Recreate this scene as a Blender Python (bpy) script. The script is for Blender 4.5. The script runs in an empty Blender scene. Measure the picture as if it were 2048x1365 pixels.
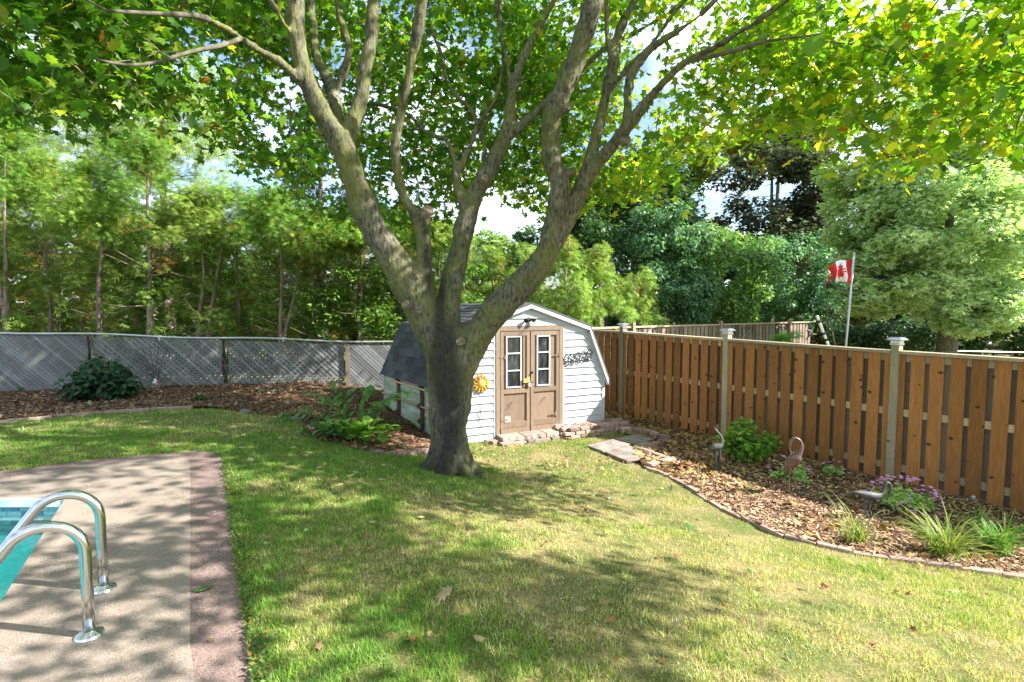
import bpy, math, random
import numpy as np
from mathutils import Vector, Matrix, noise
from mathutils.geometry import delaunay_2d_cdt
random.seed(7)
RNG = np.random.default_rng(7)
scene = bpy.context.scene
COL = scene.collection
R = math.radians

# ------------------------------------------------------------------ camera, sky, sun, exposure
FPX = 1050.0                                   # focal length in photo pixels (photo 2048 wide)
PITCH = math.atan((682.5 - 615) / FPX)
CAMZ = 1.65
cam_d = bpy.data.cameras.new('camera')
cam = bpy.data.objects.new('camera', cam_d); COL.objects.link(cam)
cam.location = (0, 0, CAMZ); cam.rotation_euler = (R(90) - PITCH, 0, 0)
cam_d.sensor_width = 36; cam_d.lens = 36 * FPX / 2048
cam_d.clip_start = 0.05; cam_d.clip_end = 2000
scene.camera = cam

SUN_AZ, SUN_EL = R(-9), R(39)                   # azimuth from +x, counter-clockwise
sdir = Vector((math.cos(SUN_EL) * math.cos(SUN_AZ), math.cos(SUN_EL) * math.sin(SUN_AZ), math.sin(SUN_EL)))
sl = bpy.data.lights.new('sun', 'SUN'); sl.energy = 5.0; sl.angle = R(0.55); sl.color = (1.0, 0.96, 0.90)
so = bpy.data.objects.new('sun', sl); COL.objects.link(so)
so.rotation_euler = (-sdir).to_track_quat('-Z', 'Y').to_euler(); so.location = (20, -3, 20)

w = bpy.data.worlds.new('World'); scene.world = w; w.use_nodes = True
nt = w.node_tree; nt.nodes.clear()
sky = nt.nodes.new('ShaderNodeTexSky'); sky.sky_type = 'NISHITA'; sky.sun_disc = False
sky.sun_elevation = SUN_EL; sky.sun_rotation = R(90) - SUN_AZ; sky.air_density = 1.0; sky.dust_density = 0.8; sky.ozone_density = 1.5
bg = nt.nodes.new('ShaderNodeBackground'); bg.inputs[1].default_value = 0.098
wo = nt.nodes.new('ShaderNodeOutputWorld')
tc = nt.nodes.new('ShaderNodeTexCoord')
mp = nt.nodes.new('ShaderNodeMapping'); mp.inputs['Scale'].default_value = (1.2, 1.2, 3.0)
cn = nt.nodes.new('ShaderNodeTexNoise'); cn.inputs['Scale'].default_value = 2.6; cn.inputs['Detail'].default_value = 7
cr = nt.nodes.new('ShaderNodeValToRGB'); cr.color_ramp.elements[0].position = 0.42; cr.color_ramp.elements[1].position = 0.62
cm = nt.nodes.new('ShaderNodeMixRGB'); cm.inputs[2].default_value = (5.8, 6.3, 6.9, 1)
L = nt.links.new
L(tc.outputs['Generated'], mp.inputs[0]); L(mp.outputs[0], cn.inputs['Vector']); L(cn.outputs[0], cr.inputs[0])
L(cr.outputs[0], cm.inputs[0]); L(sky.outputs[0], cm.inputs[1]); L(cm.outputs[0], bg.inputs[0]); L(bg.outputs[0], wo.inputs[0])
scene.view_settings.view_transform = 'Standard'; scene.view_settings.look = 'None'
scene.view_settings.gamma = 1; scene.view_settings.exposure = 1.75
scene.cycles.max_bounces = 7; scene.cycles.transparent_max_bounces = 12
scene.cycles.transmission_bounces = 5; scene.cycles.diffuse_bounces = 4; scene.cycles.glossy_bounces = 3

# ------------------------------------------------------------------ measuring helpers (photo pixel -> point of the place)
_c, _s = math.cos(PITCH), math.sin(PITCH)
def ray(px, py):
    u = (px - 1024) / FPX; v = (py - 682.5) / FPX
    return (u, _c - _s * v, -_s - _c * v)
def at(px, py, Y):
    r = ray(px, py); t = Y / r[1]
    return Vector((r[0] * t, Y, CAMZ + r[2] * t))
def hz(px, py, z):
    r = ray(px, py); t = (z - CAMZ) / r[2]
    return Vector((r[0] * t, r[1] * t, z))
def ss(a, b, x):
    t = min(1.0, max(0.0, (x - a) / (b - a))); return t * t * (3 - 2 * t)
def G(x, y): return -.6 * ss(2.2, 6.3, .6 * x + .8 * y) * ss(-4.8, -.2, x)
def Gn(x, y):
    t = np.clip((.6 * x + .8 * y - 2.2) / 4.1, 0, 1); q = np.clip((x + 4.8) / 4.6, 0, 1)
    return -.6 * t * t * (3 - 2 * t) * q * q * (3 - 2 * q)
def gp(px, py):
    r = ray(px, py); lo, hi = .5, 60.
    t = lo
    while t < hi:
        if CAMZ + r[2] * t < G(r[0] * t, r[1] * t): break
        t += .01
    return Vector((r[0] * t, r[1] * t, G(r[0] * t, r[1] * t)))

# ------------------------------------------------------------------ mesh helpers
class MB:
    def __init__(s): s.v = []; s.f = []; s.mi = []; s.m = 0
    def add(s, vs, fs):
        o = len(s.v); s.v += [tuple(p) for p in vs]
        s.f += [tuple(i + o for i in f) for f in fs]; s.mi += [s.m] * len(fs); return s
    def para(s, p, a, b, c):
        p, a, b, c = Vector(p), Vector(a), Vector(b), Vector(c)
        if a.cross(b).dot(c) < 0: a, b = b, a
        return s.add([p, p + a, p + a + b, p + b, p + c, p + a + c, p + a + b + c, p + b + c],
                     [(0, 3, 2, 1), (4, 5, 6, 7), (0, 1, 5, 4), (1, 2, 6, 5), (2, 3, 7, 6), (3, 0, 4, 7)])
    def box(s, c, sx, sy, sz, rz=0):
        a = Vector((math.cos(rz), math.sin(rz), 0)) * sx; b = Vector((-math.sin(rz), math.cos(rz), 0)) * sy
        z = Vector((0, 0, sz)); return s.para(Vector(c) - a / 2 - b / 2 - z / 2, a, b, z)
    def prism(s, poly, ext):
        n = len(poly); poly = [Vector(p) for p in poly]; ext = Vector(ext)
        nn = Vector((0, 0, 0))
        for i in range(1, n - 1): nn += (poly[i] - poly[0]).cross(poly[i + 1] - poly[0])
        if nn.dot(ext) < 0: poly = poly[::-1]
        return s.add(poly + [p + ext for p in poly], [tuple(range(n))[::-1], tuple(range(n, 2 * n))] +
                     [(i, (i + 1) % n, (i + 1) % n + n, i + n) for i in range(n)])
    def tube(s, pts, rad, n=8, cap=True):
        pts = [Vector(p) for p in pts]
        if not hasattr(rad, '__len__'): rad = [rad] * len(pts)
        vs = []; ref = None
        for i, p in enumerate(pts):
            t = (pts[min(i + 1, len(pts) - 1)] - pts[max(i - 1, 0)]).normalized()
            if ref is None:
                ref = t.orthogonal().normalized()
            ref = (ref - t * ref.dot(t))
            ref = ref.normalized() if ref.length > 1e-6 else t.orthogonal().normalized()
            b = t.cross(ref)
            for k in range(n):
                a = 2 * math.pi * k / n; vs.append(p + (ref * math.cos(a) + b * math.sin(a)) * rad[i])
        fs = []
        for i in range(len(pts) - 1):
            for k in range(n):
                fs.append((i * n + k, i * n + (k + 1) % n, (i + 1) * n + (k + 1) % n, (i + 1) * n + k))
        if cap: fs += [tuple(range(n))[::-1], tuple(range((len(pts) - 1) * n, len(pts) * n))]
        return s.add(vs, fs)
    def lathe(s, c, prof, n=16, axis=None):
        c = Vector(c); az = Vector(axis or (0, 0, 1)).normalized(); ax = az.orthogonal().normalized(); ay = az.cross(ax)
        vs = [c + (ax * math.cos(2 * math.pi * k / n) + ay * math.sin(2 * math.pi * k / n)) * r + az * z for r, z in prof for k in range(n)]
        m = len(prof)
        fs = [(i * n + k, i * n + (k + 1) % n, (i + 1) * n + (k + 1) % n, (i + 1) * n + k) for i in range(m - 1) for k in range(n)]
        fs += [tuple(range(n))[::-1], tuple(range((m - 1) * n, m * n))]
        return s.add(vs, fs)
    def ball(s, c, rx, ry, rz, n=10):
        prof = [(max(math.sin(math.pi * i / n), .02), -math.cos(math.pi * i / n)) for i in range(n + 1)]
        c = Vector(c); k = 12; vs = [c + Vector((math.cos(2 * math.pi * j / k) * r * rx, math.sin(2 * math.pi * j / k) * r * ry, z * rz)) for r, z in prof for j in range(k)]
        fs = [(i * k + j, i * k + (j + 1) % k, (i + 1) * k + (j + 1) % k, (i + 1) * k + j) for i in range(n) for j in range(k)]
        return s.add(vs, fs)
    def build(s, name, mat, parent=None, smooth=False, bevel=0):
        me = bpy.data.meshes.new(name); org = wloc(parent)
        me.from_pydata([(v[0] - org[0], v[1] - org[1], v[2] - org[2]) for v in s.v], [], s.f)
        for m in (mat if isinstance(mat, (list, tuple)) else [mat]): me.materials.append(m)
        if isinstance(mat, (list, tuple)): me.polygons.foreach_set('material_index', s.mi)
        if smooth: me.polygons.foreach_set('use_smooth', [True] * len(me.polygons))
        me.update()
        return link(name, me, parent, bevel=bevel)
def wloc(p):
    v = Vector((0, 0, 0))
    while p is not None: v = v + p.location; p = p.parent
    return v
def link(name, me, parent=None, loc=None, bevel=0):
    o = bpy.data.objects.new(name, me); COL.objects.link(o)
    if parent is not None: o.parent = parent
    if loc is not None: o.location = Vector(loc) - wloc(parent)
    if bevel:
        b = o.modifiers.new('bevel', 'BEVEL'); b.width = bevel; b.segments = 2; b.limit_method = 'ANGLE'
    return o
def thing(name, label, cat, loc=(0, 0, 0), group=None):
    o = bpy.data.objects.new(name, None); COL.objects.link(o); o.location = loc; o.empty_display_size = .1
    o['label'] = label; o['category'] = cat
    if group: o['group'] = group
    return o
def sub(name, loc, parent):
    o = bpy.data.objects.new(name, None); COL.objects.link(o); o.empty_display_size = .05; o.parent = parent; o.location = Vector(loc) - wloc(parent); return o
def tag(o, label=None, cat=None, group=None, kind=None):
    if label: o['label'] = label
    if cat: o['category'] = cat
    if group: o['group'] = group
    if kind: o['kind'] = kind
    return o
def np_mesh(name, V, T, mat, tint=None, parent=None, smooth=False):
    """V (n,3) float, T (m,3|4) int -> one mesh object, built with foreach_set"""
    me = bpy.data.meshes.new(name); org = np.array(wloc(parent))
    V = (V - org).astype(np.float32); n, k = len(T), T.shape[1]
    me.vertices.add(len(V)); me.vertices.foreach_set('co', V.ravel())
    me.loops.add(n * k); me.loops.foreach_set('vertex_index', T.astype(np.int32).ravel())
    me.polygons.add(n); me.polygons.foreach_set('loop_start', np.arange(0, n * k, k, dtype=np.int32))
    try: me.polygons.foreach_set('loop_total', np.full(n, k, dtype=np.int32))
    except Exception: pass
    if smooth: me.polygons.foreach_set('use_smooth', np.ones(n, dtype=bool))
    if tint is not None:
        a = me.color_attributes.new('tint', 'FLOAT_COLOR', 'POINT')
        c = np.ones((len(V), 4), dtype=np.float32); c[:, :3] = tint; a.data.foreach_set('color', c.ravel())
    me.materials.append(mat); me.update(calc_edges=True); me.validate()
    return link(name, me, parent)
def rotmats(yaw, tilt, roll):
    cy, sy = np.cos(yaw), np.sin(yaw); cx, sx = np.cos(tilt), np.sin(tilt); cz, sz = np.cos(roll), np.sin(roll)
    O, I = np.zeros_like(yaw), np.ones_like(yaw)
    A = np.stack([cy, -sy, O, sy, cy, O, O, O, I], -1).reshape(-1, 3, 3)
    B = np.stack([I, O, O, O, cx, -sx, O, sx, cx], -1).reshape(-1, 3, 3)
    C = np.stack([cz, O, sz, O, I, O, -sz, O, cz], -1).reshape(-1, 3, 3)
    return A @ B @ C
def scatter(P, Rm, S, tv, tf, cols, edge=None):
    """instances of template (tv, tf) at P; cols (n,3); edge = (mask of template verts, (n,3) colours) -> V, T, tint"""
    n, k = len(P), len(tv)
    if S.ndim == 1: S = S[:, None]
    V = np.einsum('nij,nkj->nki', Rm, tv[None] * S[:, None, :] if S.shape[1] == 3 else tv[None] * S[:, None]) + P[:, None]
    T = (tf[None] + (np.arange(n) * k)[:, None, None]).reshape(-1, tf.shape[1])
    C = np.repeat(cols[:, None], k, 1)
    if edge is not None:
        C[:, edge[0]] = edge[1][:, None]
    return V.reshape(-1, 3), T, C.reshape(-1, 3)
def vnoise(P, scale, seed=0):
    """cheap value noise on numpy points (n,2|3)"""
    Q = P * scale + seed * 17.13; I = np.floor(Q).astype(np.int64); Fq = Q - I; Fq = Fq * Fq * (3 - 2 * Fq)
    d = P.shape[1]; out = np.zeros(len(P))
    for c in range(2 ** d):
        wgt = np.ones(len(P)); h = np.full(len(P), seed * 7919 + 13, dtype=np.int64)
        for a in range(d):
            bit = (c >> a) & 1; wgt = wgt * (Fq[:, a] if bit else 1 - Fq[:, a])
            h = (h * 374761393 + (I[:, a] + bit) * 668265263) & 0x7fffffff; h = (h ^ (h >> 13)) * 1274126177 & 0x7fffffff
        out += wgt * ((h & 0xffff) / 65535.)
    return out
def palette(n, cols, wts, jit=.18):
    wts = np.array(wts, float); c = np.array(cols)[RNG.choice(len(cols), n, p=wts / wts.sum())]
    return np.clip(c * (1 + RNG.normal(0, jit, (n, 1))) * (1 + RNG.normal(0, .06, (n, 3))), .003, 1)

# ------------------------------------------------------------------ materials
def new_mat(name):
    m = bpy.data.materials.new(name); m.use_nodes = True; nt = m.node_tree; nt.nodes.clear()
    out = nt.nodes.new('ShaderNodeOutputMaterial'); p = nt.nodes.new('ShaderNodeBsdfPrincipled')
    nt.links.new(p.outputs[0], out.inputs[0]); return m, nt, p, out
def N(nt, t, **kw):
    n = nt.nodes.new('ShaderNode' + t)
    for k, v in kw.items():
        if k in n.inputs: n.inputs[k].default_value = v
        else: setattr(n, k, v)
    return n
def noise_n(nt, vec, scale, detail=5, rough=.6):
    n = N(nt, 'TexNoise'); n.inputs['Scale'].default_value = scale; n.inputs['Detail'].default_value = detail; n.inputs['Roughness'].default_value = rough
    nt.links.new(vec, n.inputs['Vector']); return n.outputs[0]
def coords(nt, scale=(1, 1, 1), rnd=True):
    t = N(nt, 'TexCoord'); m = N(nt, 'Mapping'); m.inputs['Scale'].default_value = scale
    nt.links.new(t.outputs['Object'], m.inputs[0])
    if rnd:
        oi = N(nt, 'ObjectInfo'); mu = N(nt, 'VectorMath', operation='SCALE'); mu.inputs[0].default_value = (37, 53, 71)
        nt.links.new(oi.outputs['Random'], mu.inputs['Scale']); nt.links.new(mu.outputs[0], m.inputs['Location'])
    return m.outputs[0]
def ramp(nt, fac, stops):
    r = N(nt, 'ValToRGB'); e = r.color_ramp.elements
    while len(e) < len(stops): e.new(.5)
    for i, (p, c) in enumerate(stops):
        e[i].position = p; e[i].color = (c[0], c[1], c[2], 1) if hasattr(c, '__len__') else (c, c, c, 1)
    nt.links.new(fac, r.inputs[0]); return r.outputs[0]
def mix(nt, fac, a, b, mode='MIX'):
    m = N(nt, 'MixRGB', blend_type=mode)
    for i, x in enumerate((fac, a, b)):
        if isinstance(x, bpy.types.NodeSocket): nt.links.new(x, m.inputs[i])
        else: m.inputs[i].default_value = x if i == 0 else (x[0], x[1], x[2], 1)
    return m.outputs[0]
def bump(nt, p, h, strength=.3, dist=.01):
    b = N(nt, 'Bump'); b.inputs['Strength'].default_value = strength; b.inputs['Distance'].default_value = dist
    nt.links.new(h, b.inputs['Height']); nt.links.new(b.outputs[0], p.inputs['Normal'])
def setc(nt, p, c):
    if isinstance(c, bpy.types.NodeSocket): nt.links.new(c, p.inputs['Base Color'])
    else: p.inputs['Base Color'].default_value = (*c, 1)
def simple(name, c, rough=.6, metal=0, var=.25, scale=12, bmp=.2, dist=.004, c2=None, spec=.4, stretch=(1, 1, 1), obrnd=.12):
    m, nt, p, o = new_mat(name); v = coords(nt, stretch)
    n = noise_n(nt, v, scale, 7)
    d = c2 or tuple(x * (1 - var) for x in c)
    col = mix(nt, ramp(nt, n, [(.35, 0.), (.65, 1.)]), d, tuple(min(1, x * (1 + var * .5)) for x in c))
    if obrnd:
        oi = N(nt, 'ObjectInfo'); mr = N(nt, 'MapRange'); mr.inputs['To Min'].default_value = 1 - obrnd; mr.inputs['To Max'].default_value = 1 + obrnd
        nt.links.new(oi.outputs['Random'], mr.inputs[0]); col = mix(nt, 1., col, mr.outputs[0], 'MULTIPLY')
    if 'vinyl' in name: col = mix(nt, ramp(nt, noise_n(nt, coords(nt, (1, 1, .5), False), 3.1, 7, .7), [(.5, 0.), (.78, .5)]), col, (.30, .30, .24))
    setc(nt, p, col); p.inputs['Roughness'].default_value = rough; p.inputs['Metallic'].default_value = metal
    p.inputs['Specular IOR Level'].default_value = spec
    if bmp: bump(nt, p, noise_n(nt, v, scale * 4, 6), bmp, dist)
    return m
def foliage(name, trans=.4, rough=.45, spec=.35, tcol=(1.25, 1.45, .5), mott=.25):
    m, nt, p, o = new_mat(name)
    a = N(nt, 'Attribute', attribute_name='tint')
    t = N(nt, 'TexCoord'); n = noise_n(nt, t.outputs['Object'], 9, 3)
    col = mix(nt, 1., a.outputs['Color'], ramp(nt, n, [(.3, 1 - mott), (.7, 1 + mott * .0 + .0)]), 'MULTIPLY')
    setc(nt, p, col); p.inputs['Roughness'].default_value = rough; p.inputs['Specular IOR Level'].default_value = spec
    tr = N(nt, 'BsdfTranslucent'); nt.links.new(mix(nt, 1., col, tcol, 'MULTIPLY'), tr.inputs[0])
    ms = N(nt, 'MixShader'); ms.inputs[0].default_value = trans
    nt.links.new(p.outputs[0], ms.inputs[1]); nt.links.new(tr.outputs[0], ms.inputs[2]); nt.links.new(ms.outputs[0], o.inputs[0])
    return m
def wood(name, c1, c2, dark, grain=(9, 9, .8), knots=True, rough=.7, wear=None):
    m, nt, p, o = new_mat(name)
    v = coords(nt, grain); v1 = coords(nt, (1, 1, 1))
    g = noise_n(nt, v, 6, 8, .65); big = noise_n(nt, coords(nt, (2, 2, .7)), 2.2, 3)
    col = mix(nt, ramp(nt, g, [(.3, 0.), (.7, 1.)]), c2, c1)
    col = mix(nt, ramp(nt, big, [(.35, 0.), (.75, .55)]), col, tuple(x * .55 for x in c1))
    if wear: col = mix(nt, ramp(nt, noise_n(nt, v1, 3.5, 5), [(.5, 0.), (.75, .6)]), col, wear)
    oi = N(nt, 'ObjectInfo'); mr = N(nt, 'MapRange'); mr.inputs['To Min'].default_value = .66; mr.inputs['To Max'].default_value = 1.28
    nt.links.new(oi.outputs['Random'], mr.inputs[0]); col = mix(nt, 1., col, mr.outputs[0], 'MULTIPLY')
    if knots:
        vo = N(nt, 'TexVoronoi'); vo.inputs['Scale'].default_value = 5.5; nt.links.new(coords(nt, (.9, .9, 1.25)), vo.inputs['Vector'])
        n2 = N(nt, 'Math', operation='ADD'); nt.links.new(vo.outputs['Distance'], n2.inputs[0])
        sc = N(nt, 'Math', operation='MULTIPLY'); sc.inputs[1].default_value = .12; nt.links.new(noise_n(nt, v1, 30, 3), sc.inputs[0]); nt.links.new(sc.outputs[0], n2.inputs[1])
        col = mix(nt, ramp(nt, n2.outputs[0], [(.15, .9), (.23, 0.)]), col, dark)
    setc(nt, p, col); p.inputs['Roughness'].default_value = rough; p.inputs['Specular IOR Level'].default_value = .25
    bump(nt, p, g, .35, .004); return m

M = {}
M['fol'] = foliage('leaf_green')
M['maple'] = foliage('maple_leaf', trans=.58, rough=.4, spec=.4, tcol=(1.45, 1.55, .5), mott=.12)
M['cedar'] = foliage('cedar_spray', trans=.35, rough=.6, spec=.2)
M['needle'] = foliage('needle', trans=.12, rough=.55, spec=.25, tcol=(1, 1.1, .9))
M['grass'] = foliage('grass_blade', trans=.35, rough=.55, spec=.25, tcol=(1.2, 1.3, .6), mott=.1)
M['chip'] = foliage('chip', trans=.02, rough=.85, spec=.1, mott=.2)
M['dryleaf'] = foliage('dry_leaf', trans=.2, rough=.7, spec=.2, tcol=(1.2, 1, .5), mott=.2)
M['board'] = wood('cedar_board', (.46, .205, .066), (.26, .10, .028), (.05, .02, .01))
M['boardback'] = wood('back_board', (.19, .165, .135), (.11, .098, .082), (.05, .04, .03))
M['rail'] = wood('rail_wood', (.50, .41, .28), (.34, .27, .18), (.15, .11, .07), knots=False)
M['post'] = wood('post_wood', (.43, .37, .27), (.30, .255, .18), (.1, .08, .05), wear=(.25, .27, .13))
M['oldboard'] = wood('old_board', (.34, .27, .20), (.24, .19, .15), (.08, .06, .05))
M['slat'] = wood('lattice_slat', (.26, .27, .275), (.17, .175, .178), (.1, .09, .07), knots=False, rough=.8, wear=(.19, .21, .16))
M['galv'] = simple('galvanised', (.45, .47, .47), .42, .7, .2, 30, .1)
M['vine'] = simple('dark_vine', (.05, .05, .03), .9, 0, .4, 40)
M['white'] = simple('white_vinyl', (.50, .52, .545), .5, 0, .06, 3, .05, c2=(.43, .45, .475))
M['sidemould'] = simple('mildewed_vinyl', (.52, .58, .50), .55, 0, .2, 2.2, .05, c2=(.27, .36, .17), stretch=(1, 1, 2.5))
M['tan'] = simple('tan_paint', (.215, .15, .103), .6, 0, .16, 5, .25, .003, stretch=(6, 6, 1))
M['tandark'] = simple('brown_paint', (.20, .13, .085), .6, 0, .2, 8)
M['shingle'] = simple('asphalt_shingle', (.085, .087, .09), .92, 0, .5, 55, .5, .004, c2=(.035, .037, .042), obrnd=.35)
M['drip'] = simple('roof_edge', (.10, .10, .10), .7, 0, .2)
M['bark'] = None
M['barkthin'] = simple('branch_bark', (.17, .15, .105), .9, 0, .4, 14, .5, .006, c2=(.07, .062, .045), obrnd=.1)
M['cedarbark'] = simple('cedar_bark', (.26, .20, .15), .95, 0, .45, 8, .8, .01, c2=(.11, .08, .06), stretch=(3, 3, .5), obrnd=.3)
M['scar'] = simple('cut_wood', (.26, .20, .145), .85, 0, .35, 30, .8, c2=(.08, .06, .045))
M['steel'] = simple('stainless', (.62, .63, .63), .16, 1.0, .06, 25, .03, obrnd=0)
M['brick'] = simple('paver_brick', (.36, .235, .19), .9, 0, .25, 18, .6, .004, c2=(.24, .165, .14), obrnd=.45)
M['stoneblk'] = simple('split_stone', (.32, .27, .22), .9, 0, .35, 14, 1.0, .02, c2=(.22, .18, .15), obrnd=.15)
M['paver'] = simple('slab', (.25, .21, .18), .9, 0, .3, 7, .5, .004, c2=(.15, .125, .11), obrnd=.12)
M['edging'] = simple('concrete_edging', (.33, .235, .19), .9, 0, .25, 15, .5, obrnd=.15)
M['rock'] = simple('rock', (.22, .23, .24), .9, 0, .4, 10, .8, .01)
M['bronze'] = simple('bronze', (.10, .09, .085), .65, .25, .5, 18, .4, c2=(.05, .055, .06), spec=.5)
M['copper'] = simple('bronze_warm', (.20, .125, .09), .5, .4, .4, 14, .4, c2=(.11, .08, .07))
M['iron'] = simple('black_iron', (.035, .037, .045), .5, .3, .3, 20, .1)
M['lampblack'] = simple('dark_fitting', (.05, .04, .035), .5, .2, .3)
M['capmetal'] = simple('solar_cap', (.42, .43, .46), .25, .8, .2)
M['capglass'] = simple('solar_lens', (.75, .75, .72), .2, 0, .1)
M['capdark'] = simple('solar_cell', (.06, .05, .07), .15, .2, .2)
M['yellow'] = simple('yellow_petal', (.75, .42, .02), .7, 0, .25, 20, .3, c2=(.75, .27, .01))
M['burlap'] = simple('wreath_centre', (.42, .32, .10), .9, 0, .3, 60, .5)
M['lockbody'] = simple('brass_yellow', (.62, .42, .10), .45, .2, .25)
M['silver'] = simple('silver_plate', (.6, .6, .58), .35, .6, .2)
M['pole'] = simple('light_pole', (.55, .56, .58), .4, .3, .1)
M['rackdark'] = wood('rack_wood', (.20, .13, .09), (.13, .085, .06), (.05, .03, .02), knots=False)
M['stick'] = wood('rack_pole', (.55, .40, .20), (.42, .30, .15), (.2, .1, .05), knots=False)
M['stem'] = simple('stem', (.10, .17, .05), .6, 0, .2)
M['red'] = simple('flag_red', (.62, .02, .025), .8, 0, .1, 6)
M['flagwhite'] = simple('flag_white', (.78, .78, .80), .8, 0, .05, 6)
M['starmetal'] = simple('rusty_star', (.16, .14, .17), .7, .3, .3)
M['lip'] = simple('pool_lip', (.72, .78, .79), .35, 0, .06, 6, .02)
M['liner'] = simple('pool_liner', (.26, .97, .93), .5, 0, .1, 25, .02, obrnd=0)
M['interior'] = simple('dark_interior', (.03, .03, .03), .9)
M['porcelain'] = simple('white_figure', (.75, .74, .72), .4, 0, .1)
M['redplastic'] = simple('red_bit', (.6, .04, .03), .5)
def tile_mat():
    m, nt, p, o = new_mat('stone_print_liner')
    oi = N(nt, 'ObjectInfo')
    c = ramp(nt, oi.outputs['Random'], [(0, (.03, .16, .26)), (.3, (.05, .28, .36)), (.6, (.16, .42, .46)), (.85, (.30, .40, .36)), (1, (.04, .2, .34))])
    n = noise_n(nt, coords(nt), 18, 5); c = mix(nt, ramp(nt, n, [(.4, 0.), (.8, .3)]), c, (.35, .5, .5))
    setc(nt, p, c); p.inputs['Roughness'].default_value = .35; return m
M['tile'] = tile_mat()
def water_mat():
    m, nt, p, o = new_mat('pool_water'); nt.nodes.remove(p)
    t = N(nt, 'BsdfTransparent'); t.inputs[0].default_value = (.93, 1.0, 1.0, 1)
    g = N(nt, 'BsdfGlossy'); g.inputs['Roughness'].default_value = .03
    f = N(nt, 'Fresnel'); f.inputs[0].default_value = 1.33
    ms = N(nt, 'MixShader'); nt.links.new(f.outputs[0], ms.inputs[0]); nt.links.new(t.outputs[0], ms.inputs[1]); nt.links.new(g.outputs[0], ms.inputs[2])
    b = N(nt, 'Bump'); b.inputs['Strength'].default_value = .6; b.inputs['Distance'].default_value = .03
    nt.links.new(noise_n(nt, coords(nt), 5, 3), b.inputs['Height']); nt.links.new(b.outputs[0], g.inputs['Normal']); nt.links.new(b.outputs[0], f.inputs['Normal'])
    nt.links.new(ms.outputs[0], o.inputs[0]); return m
M['water'] = water_mat()
def glass_mat():
    m, nt, p, o = new_mat('old_window_glass')
    n = noise_n(nt, coords(nt, (3, 3, 1)), 4, 6)
    setc(nt, p, ramp(nt, n, [(.42, (.015, .017, .02)), (.62, (.05, .055, .06)), (.8, (.26, .27, .28))]))  # pale noise smears in the colour stand for whitish reflections
    p.inputs['Roughness'].default_value = .12; p.inputs['Specular IOR Level'].default_value = .7; return m
M['glass'] = glass_mat()
def bark_mat():
    m, nt, p, o = new_mat('maple_bark'); v = coords(nt, (1, 1, .35), False); v1 = coords(nt, (1, 1, 1), False)
    fine = noise_n(nt, v, 34, 8, .7); mid = noise_n(nt, v1, 2.4, 5); moss = noise_n(nt, v1, 1.7, 6, .7); speck = noise_n(nt, v1, 75, 3, .8)
    col = mix(nt, ramp(nt, fine, [(.38, 0.), (.60, 1.)]), (.032, .030, .023), (.20, .185, .135))
    col = mix(nt, ramp(nt, mid, [(.48, 0.), (.66, .6)]), mix(nt, 1., col, (1.9, 1.9, 1.85), 'MULTIPLY'), (.26, .25, .2)) if False else mix(nt, ramp(nt, mid, [(.46, 0.), (.64, .8)]), col, mix(nt, 1., col, (1.75, 1.75, 1.7), 'MULTIPLY'))
    mo = mix(nt, 1., ramp(nt, moss, [(.44, 0.), (.6, 1.)]), ramp(nt, speck, [(.4, .15), (.6, .95)]), 'MULTIPLY')
    col = mix(nt, mo, col, (.20, .215, .04))
    mo2 = mix(nt, 1., ramp(nt, noise_n(nt, v1, 2.3, 5), [(.58, 0.), (.68, .7)]), ramp(nt, speck, [(.5, 0.), (.7, .9)]), 'MULTIPLY')
    col = mix(nt, mo2, col, (.40, .29, .045))
    # dark bleed streaks down the trunk (a stain mask carried on the mesh)
    a = N(nt, 'Attribute', attribute_name='stain')
    st = N(nt, 'Math', operation='MULTIPLY_ADD'); st.inputs[1].default_value = .85; nt.links.new(fine, st.inputs[0]); nt.links.new(a.outputs['Fac'], st.inputs[2])
    col = mix(nt, ramp(nt, st.outputs[0], [(.40, 0.), (1., .82)]), col, (.026, .025, .027))
    setc(nt, p, col); p.inputs['Roughness'].default_value = .9; p.inputs['Specular IOR Level'].default_value = .2
    bump(nt, p, fine, 1., .03); return m
M['bark'] = bark_mat()
def ground_mat(name, cols, s1=1.2, s2=40, bmp=.6, dist=.02):
    m, nt, p, o = new_mat(name); t = N(nt, 'TexCoord').outputs['Object']
    a = noise_n(nt, t, s1, 6); b = noise_n(nt, t, s2, 6, .75)
    c = mix(nt, ramp(nt, a, [(.4, 0.), (.62, 1.)]), cols[0], cols[1])
    c = mix(nt, ramp(nt, b, [(.35, .8), (.6, 0.)]), c, cols[2])
    setc(nt, p, c); p.inputs['Roughness'].default_value = .95; p.inputs['Specular IOR Level'].default_value = .1
    bump(nt, p, b, bmp, dist); return m
M['soil'] = ground_mat('turf_soil', [(.13, .17, .045), (.32, .26, .12), (.06, .04, .022)], 2.2, 48)
M['mulchbase'] = ground_mat('mulch_base', [(.10, .06, .035), (.16, .095, .055), (.035, .022, .014)], 2, 60)
M['litterbase'] = ground_mat('litter_base', [(.14, .10, .05), (.22, .15, .07), (.04, .028, .016)], 2, 60)
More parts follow.
